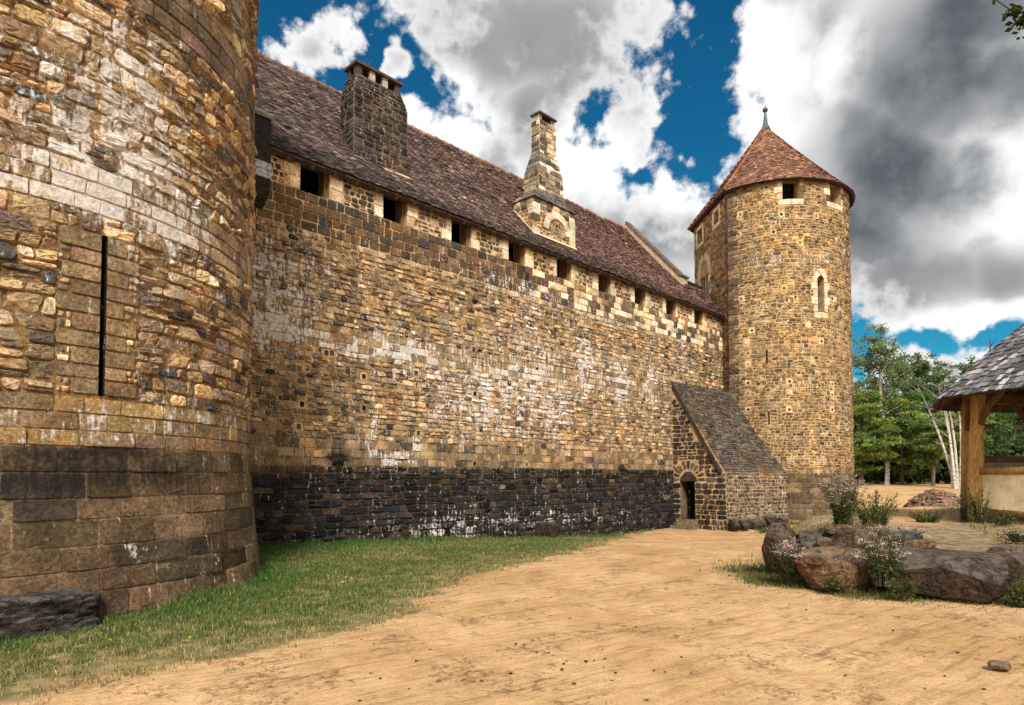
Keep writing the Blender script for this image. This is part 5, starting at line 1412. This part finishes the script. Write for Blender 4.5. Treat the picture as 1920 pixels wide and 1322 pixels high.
def grass():
    N = 1650000
    x = RNG.uniform(-9, 9, N); y = RNG.uniform(3.6, 26, N)
    pr = np.clip(7.5 / y, .18, 1.0) ** 1.1
    inf = np.abs(x / y) < 1.02
    k = inf & (RNG.random(N) < pr); x = x[k]; y = y[k]
    tw = np.hypot(x - TC[0], y - TC[1]) - TR - .14
    wl = (x - WO[0]) * WN[0] + (y - WO[1]) * WN[1]
    k = (tw > 0) & (wl > -.02); x, y, tw, wl = x[k], y[k], tw[k], wl[k]
    e = edge_dist(x, y)
    cl = fbm(x * 2.3, y * 2.3, 71); cl2 = fbm(x * .8, y * .8, 72); cl3 = fbm(x * 6, y * 6, 73, 3)
    near = np.minimum(tw, wl)                       # distance from masonry
    lush = smooth(1.4, .1, near) * .6 + smooth(2.6, .6, wl) * smooth(22, 13, y) * .6 + smooth(-.1, .9, e) * .25
    dens = smooth(-.22, .55, e + 1.1 * (cl - .5) + .5 * (cl3 - .5)) * (0.26 + .74 * smooth(.42, .60, cl3 * .55 + cl * .45 + .24 * lush)) + .02 * (e > -.6) * (cl3 > .6)
    dens = np.where(e < -.7, 0, dens)
    k = RNG.random(len(x)) < dens; x, y, e, cl, cl2, cl3, lush, near = (v[k] for v in (x, y, e, cl, cl2, cl3, lush, near))
    n = len(x)
    h = (.016 + .040 * cl3 + .095 * lush * cl * cl3 * 2) * RNG.uniform(.6, 1.35, n) + .10 * smooth(.45, .0, near) * smooth(.45, .65, cl3) * RNG.random(n)
    h = h * np.where(RNG.random(n) < .012, 1.9, 1)
    w = np.clip(.0035 + .0007 * y, .004, .016) * RNG.uniform(.7, 1.3, n)
    g = np.array([.060, .128, .026]); lg = np.array([.155, .165, .055]); dr = np.array([.38, .30, .14])
    mixv = np.clip(.55 * (1 - lush) + .9 * (cl2 - .45) + RNG.normal(0, .2, n), 0, 1)[:, None]
    c = g * (1 - mixv) + lg * mixv
    dry = (RNG.random(n) < (.16 + .5 * smooth(.9, .0, e) * .8 + .25 * smooth(.5, .65, cl2)) * (1 - .9 * np.clip(lush, 0, 1)))[:, None]
    c = np.where(dry, dr * RNG.uniform(.6, 1.1, (n, 1)), c) * np.exp(RNG.normal(0, .22, (n, 1)))
    blades(x, y, terrain(x, y) - .004, h, w, c, 'grass', 'short patchy grass between the castle walls and the sandy path', 'grass')
    # tiny yellow flowers near the tower foot
    m = 260; px = RNG.uniform(200, 760, m); py = RNG.uniform(1040, 1250, m)
    G = np.array([ground_pt(a, b) for a, b in zip(px, py)])
    ok = (edge_dist(G[:, 0], G[:, 1]) > .5) & (np.hypot(G[:, 0] - TC[0], G[:, 1] - TC[1]) > TR + .2) & (RNG.random(m) < .10); G = G[ok]
    P = np.stack([G[:, 0], G[:, 1], terrain(G[:, 0], G[:, 1]) + RNG.uniform(.05, .12, len(G))], 1)
    V, q, c = leaf_quads(np.repeat(P, 5, 0), .018, np.tile(np.array([[.75, .60, .05]]), (len(P) * 5, 1)), ar=.9)
    tag(mesh_obj('meadow_flowers', V, [q], M_PETAL, None, {'Col': c}), 'tiny yellow flowers dotted through the grass by the near tower', 'flowers', kind='stuff')
    # weeds at the foot of the boulders, tower, porch
    N = 150000; x = RNG.uniform(3.0, 9, N); y = RNG.uniform(6.6, 13, N); bd = bank_dist(x, y)
    cl3 = fbm(x * 4, y * 4, 83, 3)
    d = smooth(11.8, 10.8, y) * np.exp(-((bd + .18) / .40) ** 2) * smooth(.36, .58, cl3 + .12)
    d = np.maximum(d, .10 * smooth(.55, .68, fbm(x * 3, y * 3, 85)) * (bd > -1.3) * (bd < 0))
    k = (RNG.random(N) < d); x, y, cl3, bd = x[k], y[k], cl3[k], bd[k]; n = len(x)
    c = np.where((RNG.random(n) < .3)[:, None], np.array([.24, .18, .08]), np.array([.075, .098, .026])) * np.exp(RNG.normal(0, .25, (n, 1)))
    hh = RNG.uniform(.04, .15, n) * (.4 + cl3) * np.exp(-np.clip(-bd - .1, 0, 2) * 1.8)
    blades(x, y, terrain(x, y), hh, np.full(n, .008), c, 'weed_fringe', 'fringe of mixed weeds and grass along the foot of the boulders', 'grass')
    # dry grass on the bank
    N = 130000; x = RNG.uniform(4.5, 24, N); y = RNG.uniform(8, 27, N); bd = bank_dist(x, y); cl = fbm(x * 1.1, y * 1.1, 91); cl3 = fbm(x * 4, y * 4, 92, 3)
    path = np.abs(x - (9.6 + (y - 15) * .55)) / 1.1
    tall = np.exp(-((x - 6.4) / 1.0) ** 2 - ((y - 12.3) / 1.0) ** 2)
    d = smooth(.2, .7, bd) * (.10 + .55 * smooth(.47, .6, cl) * smooth(.35, .6, cl3) + .9 * tall) * (path > .8) * smooth(26, 19, y)
    k = RNG.random(N) < d; x, y, cl, tall = x[k], y[k], cl[k], tall[k]; n = len(x)
    gr = (RNG.random(n) < .30 + .5 * (cl > .58))[:, None]
    c = np.where(gr, np.array([.10, .115, .034]), np.array([.36, .27, .15])) * np.exp(RNG.normal(0, .25, (n, 1)))
    blades(x, y, terrain(x, y), (.05 + .11 * cl + .22 * tall) * RNG.uniform(.5, 1.2, n), np.full(n, .010), c, 'dry_grass', 'sparse straw-coloured grass on the raised bank behind the boulders', 'grass')
    # green strip at the foot of the far tower
    N = 26000; x = RNG.uniform(6.5, 15, N); y = RNG.uniform(21, 30.5, N)
    tw = np.hypot(x - RC[0], y - RC[1]) - RR; ln = ((x - 8.5) * -.61 + (y - 25.4) * .79)
    d = smooth(1.7, .6, np.minimum(np.abs(tw - .2), 9)) * (tw > 0) + np.exp(-((ln + 1.0) / .5) ** 2) * (x > 9.4)
    k = (RNG.random(N) < d * .7 * smooth(.35, .55, fbm(x * 2, y * 2, 95))) & (ln < -.1); x, y = x[k], y[k]; n = len(x)
    c = np.array([.055, .10, .022]) * np.exp(RNG.normal(0, .3, (n, 1)))
    blades(x, y, terrain(x, y), RNG.uniform(.06, .22, n), np.full(n, .03), c, 'tower_grass', 'strip of fresh green grass at the foot of the porch and far tower', 'grass')
grass()

# ------------------------------------------------------------------ stone heaps on the far field
def heap(px, py, Y, w, h, n, label, seed):
    rg = np.random.default_rng(seed); g = at(px, py, Y); zt = float(terrain(g[0], g[1]))
    V = []; Fq = []; C = []; k = 0; d, Fc = ICO[2]
    for i in range(n):
        a = rg.uniform(0, 2 * np.pi); r = math.sqrt(rg.random()); s = rg.uniform(.09, .24)
        p = d * (1 + .5 * (rg.random(len(d)) - .5))[:, None] * s * np.array([1.3, 1.0, .7]); th = rg.uniform(0, 6)
        p = np.stack([p[:, 0] * math.cos(th) - p[:, 1] * math.sin(th), p[:, 0] * math.sin(th) + p[:, 1] * math.cos(th), p[:, 2]], 1)
        V.append(p + [g[0] + r * w * math.cos(a), g[1] + r * w * .7 * math.sin(a), zt + h * (1 - r ** 1.6) * rg.uniform(.55, 1)]); Fq.append(Fc + k); k += len(d)
        C.append(np.tile(np.array([.46, .31, .185]) * rg.uniform(.45, 1.25) * np.array([1, rg.uniform(.9, 1.05), rg.uniform(.85, 1.3)]), (len(d), 1)))
    th = np.linspace(0, 2 * np.pi, 25)[:-1]
    for r0, hh in ((1.25, -.1), (.8, .45), (.35, .8)):
        pass
    ring = [np.stack([g[0] + w * r0 * np.cos(th), g[1] + w * .8 * r0 * np.sin(th), np.full(24, zt + h * hh)], 1) for r0, hh in ((1.3, -.15), (.85, .38), (.4, .75), (.02, .85))]
    V.append(np.concatenate(ring)); i = np.arange(24); j = (i + 1) % 24
    qs = np.concatenate([np.stack([m * 24 + i, m * 24 + j, (m + 1) * 24 + j, (m + 1) * 24 + i], 1) for m in range(3)]) + k
    C.append(np.tile([.34, .22, .12], (96, 1)))
    o = mesh_obj('stone_heap', np.concatenate(V), [np.concatenate(Fq), qs], M_ROCK, None, {'Col': np.concatenate(C)})
    tag(o, label, 'stone heap', kind='stuff')
heap(1664, 942, 25.0, 1.5, .95, 230, 'heap of rough reddish stones left of the sandy track', 1)
heap(1752, 944, 24.5, .95, .85, 150, 'smaller heap of reddish stones between the track and the shelter', 2)

# ------------------------------------------------------------------ trees
def make_tree(kind, h, trunk_r, crown, ncl, nleaf, leaf, cols, colw, seed, label, birch=False, lean=0.0, bare_to=.35, limbs=14, droop=0.0, spread=1.0, stems=1, layered=False):
    rg = np.random.default_rng(seed)
    root = empty(kind, (0, 0, 0), label, 'tree', 'trees at the edge of the wood')
    tb = MB(); tips = []
    tc = (.56, .53, .47) if birch else (.13, .105, .08)
    for s_ in range(stems):
        off = rg.normal(0, .25, 2) * (stems > 1); le = lean + (rg.normal(0, .14) if stems > 1 else 0)
        zs = np.linspace(-.3, h * .93, 10)
        px = off[0] + le * zs + .02 * h * np.sin(zs * .5 + seed); py = off[1] + .015 * h * np.sin(zs * .43 + 2 * seed) + (rg.normal(0, .1) if stems > 1 else 0) * zs
        pts = np.stack([px, py, zs], 1); rad = trunk_r * (1 - zs.clip(0) / h) ** .8 + .02
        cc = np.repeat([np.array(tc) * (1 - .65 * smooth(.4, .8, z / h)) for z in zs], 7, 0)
        tb.tube(pts, rad, 7, cc, .04)
        for k in range(limbs):
            t = rg.uniform(bare_to, .97); z = t * h * .93; p = np.array([np.interp(z, zs, px), np.interp(z, zs, py), z])
            a = rg.uniform(0, 2 * np.pi); env = crown * spread * (math.sin(math.pi * min(1, (t - bare_to * .8) / (1.04 - bare_to * .8))) ** .65) * rg.uniform(.5, 1.05)
            d = np.array([math.cos(a), math.sin(a), rg.uniform(.2, .9) if not layered else rg.uniform(-.05, .25)])
            q = p + d * env * .55; e = p + d * env + np.array([0, 0, -droop * env])
            tb.tube([p, q, e], [trunk_r * .32 * (1.1 - t) + .02, trunk_r * .18 * (1.1 - t) + .015, .012], 5, np.array(tc) * (.6 if birch else .9), cap=False)
            for f in (.45, .7, .95): tips.append((p + (e - p) * f, env))
        tips.append((np.array([px[-1], py[-1], h * .95]), crown * .4))
    tb.build('trunk', M_BIRCH if birch else M_BARK, root)
    if ncl:
        P = []; Cc = []
        idx = rg.integers(0, len(tips), ncl)
        for i in idx:
            c, env = tips[i]; r = rg.uniform(.28, .60) * (0.6 + .25 * env)
            c = c + rg.normal(0, .22 * env + .1, 3) * np.array([1, 1, .7 if not layered else .25])
            n = nleaf; g = rg.normal(0, 1, (n, 3)); g /= np.linalg.norm(g, axis=1)[:, None]; g *= (r * rg.random(n) ** .5)[:, None] * np.array([1.2, 1.2, .75 if not layered else .28])
            P.append(c + g); cb = np.array(cols)[rg.choice(len(cols), p=np.array(colw) / sum(colw))] * math.exp(rg.normal(0, .22))
            Cc.append(cb * np.exp(rg.normal(0, .2, (n, 1))))
        P = np.concatenate(P); P[:, 2] = P[:, 2].clip(.4)
        V, q, c = leaf_quads(P, rg.uniform(.6, 1.3, len(P)) * leaf, np.concatenate(Cc), up=.6, ar=.65, rg=rg)
        mesh_obj('crown', V, [q], M_LEAF, root, {'Col': c})
    return root
def copy_tree(root, loc, sc, rz, label=None):
    r = root.copy(); col.objects.link(r); r.location = loc; r.scale = (sc, sc, sc); r.rotation_euler = (0, 0, rz)
    if label: r['label'] = label
    for ch in list(root.children):
        c = ch.copy(); col.objects.link(c); c.parent = r
        for g in list(ch.children):
            d = g.copy(); col.objects.link(d); d.parent = c
    return r
def put(root, px, Y, sc=1, rz=0.0):
    X = (px - 960) / F * Y; root.location = (X, Y, float(terrain(X, Y)) - .05); root.scale = (sc, sc, sc); root.rotation_euler = (0, 0, rz)
def loc(px, Y):
    X = (px - 960) / F * Y; return (X, Y, float(terrain(X, Y)) - .05)
GRN = [(.14, .215, .085), (.105, .18, .075), (.20, .26, .09)]; YEL = [(.20, .27, .08), (.15, .225, .08), (.33, .33, .09)]; OLV = [(.145, .20, .11), (.19, .235, .135), (.115, .16, .09)]
DRK = [(.065, .11, .045), (.05, .09, .038), (.10, .15, .058)]
birch = make_tree('birch_tree', 14.8, .18, 2.6, 190, 46, .22, OLV, [3, 2, 2], 101, 'tall slender birch with a white trunk and airy crown right beside the far tower', True, -.03, .30, 26, spread=1.1); put(birch, 1662, 57)
poplar = make_tree('alder_tree', 13.6, .24, 2.3, 140, 46, .27, OLV, [2, 2, 3], 102, 'upright dark alder with loose clumps against the sky, next right of the tall birch', False, .01, .35, 20); put(poplar, 1700, 66)
leafy = make_tree('leafy_tree', 10.5, .22, 3.2, 220, 60, .24, GRN, [3, 2, 2], 103, 'dense mid-green tree behind the tall birch', False, .0, .12, 26); put(leafy, 1668, 62)
yelt = make_tree('yellowing_tree', 8.5, .16, 2.8, 210, 64, .24, YEL, [3, 3, 1.6], 104, 'yellow-green tree close behind the edge of the far tower', False, .0, .10, 24, layered=True, droop=.1); put(yelt, 1618, 55)
maple = make_tree('young_maple', 6.4, .15, 2.4, 120, 60, .22, YEL, [2, 4, .8], 105, 'small bright maple with layered branches and a grey trunk above the stone heaps', False, .0, .30, 18, layered=True, droop=.05); put(maple, 1752, 54)
white = make_tree('bare_tree', 9.0, .10, 2.2, 0, 0, 0, OLV, [1, 1, 1], 106, 'pale many-stemmed bare tree leaning beside the shelter post', True, -.09, .4, 5, stems=5); put(white, 1796, 50)
snag = make_tree('bare_tree', 15.2, .16, 2.4, 0, 0, 0, OLV, [1, 1, 1], 107, 'leafless dead tree top sticking above the shelter roof', False, .01, .6, 22); put(snag, 1856, 62)
white['group'] = 'bare trees'; snag['group'] = 'bare trees'
bush = make_tree('woodland_shrub', 3.6, .07, 2.0, 70, 70, .24, DRK, [3, 3, 2], 108, 'dark rounded shrub at the foot of the trees nearest the far tower', False, 0, .05, 16); put(bush, 1622, 60); bush['category'] = 'shrub'; bush['group'] = 'shrubs at the edge of the wood'
for k, (px, Y, sc, rz, lb) in enumerate([(1730, 66, 1.02, 1.1, 'second alder in the gap between the birch and the shelter roof'), (1762, 68, .98, 2.3, 'alder whose top shows just left of the shelter roof'), (1822, 66, .98, 4.0, 'alder half hidden behind the shelter roof'), (1632, 72, .92, 3.2, 'alder crown peeping past the side of the far tower'), (1890, 70, .9, 5.2, 'alder seen through the open shelter'), (1985, 66, .95, .7, 'alder out at the right end of the wood')]):
    copy_tree(poplar, loc(px, Y), sc, rz, lb)
for k, (px, Y, sc, rz, lb) in enumerate([(1720, 61, .95, 1.0, 'dense green tree behind the young maple'), (1775, 63, .98, 2.0, 'dense green tree behind the pale bare stems'), (1842, 62, .9, 3.0, 'dense green tree seen just inside the shelter posts'), (1900, 63, .95, 4.0, 'dense green tree in the middle of the shelter opening'), (1970, 62, 1.0, 5.0, 'dense green tree past the right edge of the shelter'), (1608, 66, 1.0, .4, 'dense green tree tucked behind the far tower'), (1560, 64, 1.0, 2.4, 'dense green tree hidden beyond the far tower'), (2050, 64, 1.05, 1.4, 'dense green tree farthest right in the wood')]):
    copy_tree(leafy, loc(px, Y), sc, rz, lb)
for k, (px, Y, sc, rz, lb) in enumerate([(1690, 57, .95, 2.0, 'yellow-green tree between the birch trunk and the young maple'), (1790, 60, 1.05, 4.1, 'yellow-green tree rising under the shelter eaves'), (1645, 60, 1.15, 1.2, 'larger yellow-green tree behind the birch trunk')]):
    copy_tree(yelt, loc(px, Y), sc, rz, lb)
for k, (px, Y, sc, rz) in enumerate([(1648, 61, 1, 1), (1675, 60, .9, 2), (1703, 61, 1.05, 3), (1728, 60, .9, 4), (1755, 62, 1.1, 5), (1782, 60, .95, 6), (1812, 60, 1, .5), (1838, 61, 1.1, 1.5), (1868, 60, 1, 2.5), (1900, 61, 1.1, 3.5), (1940, 61, 1, 4.5), (1980, 61, 1.1, 5.5)]):
    copy_tree(bush, loc(px, Y), sc, rz, ['dark shrub left of the tall birch trunk', 'dark shrub right of the tall birch trunk', 'tall dark shrub between the birch and the maple', 'low dark shrub left of the maple trunk', 'dark shrub right of the maple trunk', 'dark shrub behind the pale bare stems', 'dark shrub left of the shelter post', 'dark shrub just right of the shelter post', 'dark shrub in the left part of the shelter opening', 'dark shrub in the right part of the shelter opening', 'dark shrub past the shelter at the right', 'last dark shrub at the right end of the wood'][k])
def woodland():
    n = 26000; X = RNG.uniform(8, 100, n); Y = RNG.uniform(76, 84, n)
    top = 7.0 + 4.0 * fbm(X * .16, Y * .1, 120); Z = RNG.random(n) ** .8 * top + .8
    c = np.array(DRK)[RNG.integers(0, 3, n)] * np.exp(RNG.normal(0, .35, (n, 1)))
    V, q, c = leaf_quads(np.stack([X, Y, Z], 1), RNG.uniform(.5, 1.0, n), c, ar=.7)
    tag(mesh_obj('woodland', V, [q], M_LEAF, None, {'Col': c}), 'dark mass of woodland behind the first row of trees', 'wood', kind='stuff')
woodland()
# tree outside the frame whose branch tip hangs into the top right corner
def overhang():
    rg = np.random.default_rng(55)
    root = empty('overhanging_tree', (8.6, 5.2, 0.3), 'leafy branch tip hanging into the top right corner of the view', 'tree')
    b = MB(); tc = (.05, .04, .032)
    b.tube([[8.6, 5.2, 0], [8.55, 5.2, 2.5], [8.4, 5.25, 4.6], [8.0, 5.3, 6.6]], [.2, .17, .13, .06], 8, tc)
    e0 = at(1858, -6, 5.4); e1 = at(1888, 14, 5.4); e2 = at(1905, 26, 5.4)
    b.tube([[8.42, 5.25, 4.5], [7.0, 5.3, 5.6], [5.4, 5.4, 5.75], e0 + [.0, 0, .04]], [.07, .045, .02, .006], 6, tc)
    b.tube([e0 + [-.02, 0, .02], e1, e2], [.006, .005, .003], 5, tc)
    b.build('trunk', M_BARK, root)
    P = []
    for (px, py, n, s) in [(1905, 30, 34, .035), (1915, 44, 26, .03), (1892, 24, 12, .02), (1912, 18, 16, .03), (1925, 40, 30, .05), (1862, -2, 6, .02), (1935, 15, 30, .05)]:
        P.append(at(px, py, 5.4) + rg.normal(0, s, (n, 3)))
    for k in range(60): P.append(np.array([rg.uniform(5.8, 9.0), rg.uniform(4.0, 6.5), rg.uniform(5.6, 7.6)]) + rg.normal(0, .2, (24, 3)))
    P = np.concatenate(P)
    V, q, c = leaf_quads(P, rg.uniform(.035, .075, len(P)), np.array([.028, .042, .014]) * np.exp(rg.normal(0, .3, (len(P), 1))), ar=.6, rg=rg)
    mesh_obj('leaf', V, [q], M_LEAF, root, {'Col': c})
overhang()

# ------------------------------------------------------------------ sky, sun, camera
def azel(px, py):
    d = ray(px, py); d = d / np.linalg.norm(d)
    return math.atan2(d[0], d[1]), math.asin(d[2])
SUN_EL = math.radians(43); SUN_AZ = math.radians(176)      # compass-style, from +Y clockwise
def make_world():
    w = bpy.data.worlds.new('World'); scene.world = w; w.use_nodes = True
    nt = w.node_tree; t = NT(nt); bg = nt.nodes['Background']
    sky = t.n('ShaderNodeTexSky', sky_type='NISHITA'); sky.sun_disc = False
    sky.sun_elevation = SUN_EL; sky.sun_rotation = SUN_AZ; sky.air_density = 1.0; sky.dust_density = 0.3; sky.ozone_density = 2.5
    dirn = t.n('ShaderNodeTexCoord').outputs['Generated']
    sx = t.n('ShaderNodeSeparateXYZ'); t.l(dirn, sx.inputs[0])
    az = t.m('ARCTAN2', sx.outputs[0], sx.outputs[1]); el = t.m('ARCSINE', sx.outputs[2])
    cb = t.n('ShaderNodeCombineXYZ'); t.l(az, cb.inputs[0]); t.l(el, cb.inputs[1]); p0 = cb.outputs[0]
    n_lo = t.n('ShaderNodeTexNoise'); n_lo.inputs['Scale'].default_value = 7.0; n_lo.inputs['Detail'].default_value = 3.0; t.l(dirn, n_lo.inputs['Vector'])
    wv = t.vm('MULTIPLY', t.vm('SUBTRACT', n_lo.outputs['Color'], (.5, .5, .5)), (.10, .10, 0))
    p = t.vm('ADD', p0, wv)
    def blob(px, py, rx, ry, rot=0.0):
        a, e = azel(px, py); a1, _ = azel(px + 30, py); _, e1 = azel(px, py - 30)
        kx = abs(a1 - a) / 30; ky = abs(e1 - e) / 30
        q = t.vm('SUBTRACT', p, (a, e, 0))
        if rot:
            r = t.n('ShaderNodeVectorRotate', rotation_type='Z_AXIS'); t.l(q, r.inputs['Vector']); r.inputs['Angle'].default_value = rot; q = r.outputs[0]
        q = t.vm('MULTIPLY', q, (1 / (rx * kx), 1 / (ry * ky), 0))
        return t.m('SUBTRACT', 1.0, t.vm('LENGTH', q))
    def mx(L, op='MAXIMUM'):
        r = L[0]
        for k in L[1:]: r = t.m(op, r, k)
        return r
    blue = mx([blob(550, 20, 170, 85), blob(510, 120, 70, 150), blob(650, 120, 90, 80), blob(770, 135, 120, 52, .5), blob(710, 95, 80, 70),
               blob(1310, 30, 72, 150), blob(1290, 150, 100, 130), blob(1265, 250, 85, 90), blob(1120, 190, 44, 56), blob(1195, 315, 50, 56), blob(1310, 270, 60, 80),
               blob(1620, 640, 60, 60), blob(1740, 650, 130, 32, .1), blob(1850, 640, 90, 24)])
    puff = mx([blob(570, 100, 100, 40, -.55), blob(740, 100, 30, 30), blob(1185, 245, 52, 60), blob(1800, 590, 110, 40)])
    blue = t.m('MULTIPLY', blue, .75); nf = t.noise(dirn, 16.0, 10, 0.68); vor = t.n('ShaderNodeTexVoronoi', feature='SMOOTH_F1'); vor.inputs['Scale'].default_value = 26.0; vor.inputs['Smoothness'].default_value = .6
    t.l(t.vm('ADD', dirn, t.vm('MULTIPLY', wv, (.35, .35, .35))), vor.inputs['Vector'])
    vor2 = t.n('ShaderNodeTexVoronoi', feature='SMOOTH_F1'); vor2.inputs['Scale'].default_value = 70.0; vor2.inputs['Smoothness'].default_value = .5
    t.l(t.vm('ADD', dirn, t.vm('MULTIPLY', wv, (.2, .2, .2))), vor2.inputs['Vector'])
    edge = t.m('ADD', t.m('MULTIPLY', t.m('SUBTRACT', nf, .5), 2.6), t.m('ADD', t.m('MULTIPLY', t.m('SUBTRACT', vor.outputs['Distance'], .42), .75), t.m('MULTIPLY', t.m('SUBTRACT', vor2.outputs['Distance'], .42), .45)))
    field = t.m('ADD', blue, edge)
    field = t.m('MINIMUM', field, t.m('SUBTRACT', t.m('MULTIPLY', edge, 1.15), t.m('MULTIPLY', puff, 1.0)))
    alpha = t.ramp(field, -.14, .40, 1.0, 0.0)
    # cloud shading: dark bellies and bright tops
    dark = mx([blob(1760, 130, 260, 190, .3), blob(1680, 310, 220, 190, .6), blob(1620, 430, 170, 130, .7), blob(1830, 30, 240, 130)])
    dark2 = mx([blob(1010, 70, 240, 110), blob(870, 60, 150, 90), blob(1110, 130, 130, 90), blob(1000, 230, 60, 110), blob(1210, 450, 170, 70), blob(1720, 520, 190, 60, .2), blob(1880, 520, 110, 60), blob(1650, 560, 160, 50), blob(930, 330, 60, 60), blob(1500, 120, 60, 130, .7)])
    lite = mx([blob(1400, 90, 90, 120), blob(1420, 200, 100, 110), blob(1870, 330, 130, 130, .5), blob(860, 230, 60, 110), blob(780, 230, 70, 80), blob(1100, 300, 110, 90), blob(1300, 350, 90, 60), blob(1560, 120, 60, 90, .6), blob(1840, 600, 150, 34), blob(1900, 120, 50, 60)])
    nd = t.noise(dirn, 6.0, 8, 0.62); nd2 = t.noise(t.vm('ADD', dirn, (3.1, .4, 1.7)), 15.0, 8, 0.6)
    dn = t.m('MULTIPLY', t.m('SUBTRACT', nd, .5), 1.5); dn2 = t.m('MULTIPLY', t.m('SUBTRACT', nd2, .5), 1.1)
    nz = t.m('ADD', t.m('ADD', dn, dn2), t.m('MULTIPLY', t.m('SUBTRACT', vor.outputs['Distance'], .42), .35))
    d1 = t.ramp(t.m('ADD', dark, t.m('MULTIPLY', nz, .8)), -.05, .75); d2 = t.ramp(t.m('ADD', dark2, nz), -.25, .8); l1 = t.ramp(t.m('ADD', lite, t.m('MULTIPLY', nz, .8)), -.3, .45)
    base = t.mix(t.ramp(nz, -.35, .35), (.50, .50, .51), (.88, .88, .88))
    c = t.mix(t.m('MULTIPLY', d2, .82), base, (.25, .25, .26))
    c = t.mix(t.m('MULTIPLY', l1, .9), c, (1.0, 1.0, 1.0))
    c = t.mix(t.m('MULTIPLY', d1, .95), c, t.mix(t.ramp(nd2, .3, .7), (.075, .090, .108), (.21, .225, .245)))
    edgew = t.ramp(field, -.95, -.05)           # silver lining next to blue gaps
    c = t.mix(t.m('MULTIPLY', edgew, .6), c, (1.0, 1.0, 1.0))
    hs = t.n('ShaderNodeHueSaturation'); hs.inputs['Saturation'].default_value = 1.22; hs.inputs['Value'].default_value = .74
    t.l(sky.outputs[0], hs.inputs['Color'])
    skyc = t.mix(1.0, hs.outputs[0], (.10, .10, .10), 'MULTIPLY')
    skyc = t.mix(1.0, skyc, (.20, 1.06, 1.10), 'MULTIPLY')
    out = t.mix(alpha, skyc, c)
    t.l(out, bg.inputs['Color']); bg.inputs['Strength'].default_value = .82
    return t
make_world()
L = bpy.data.lights.new('Sun', 'SUN'); L.energy = 4.2; L.angle = math.radians(14); L.color = (1.0, .93, .82)
so = bpy.data.objects.new('Sun', L); col.objects.link(so)
sd = Vector((math.sin(SUN_AZ) * math.cos(SUN_EL), math.cos(SUN_AZ) * math.cos(SUN_EL), math.sin(SUN_EL)))
so.rotation_euler = sd.to_track_quat('Z', 'Y').to_euler()
cam = bpy.data.cameras.new('Camera'); cam.sensor_width = 36; cam.lens = F / 1920 * 36; cam.shift_y = 190 / 1920; cam.clip_end = 3000; cam.clip_start = .05
co = bpy.data.objects.new('Camera', cam); col.objects.link(co); co.location = (0, 0, EYE); co.rotation_euler = (math.radians(90) + PITCH, 0, 0)
scene.camera = co
scene.render.engine = 'CYCLES'
scene.view_settings.view_transform = 'Standard'; scene.view_settings.look = 'None'; scene.view_settings.gamma = 1.0; scene.view_settings.exposure = 0.38
scene.cycles.use_denoising = True; scene.cycles.use_adaptive_sampling = True; scene.cycles.adaptive_threshold = 0.03
scene.cycles.max_bounces = 6; scene.cycles.diffuse_bounces = 3; scene.cycles.transparent_max_bounces = 4
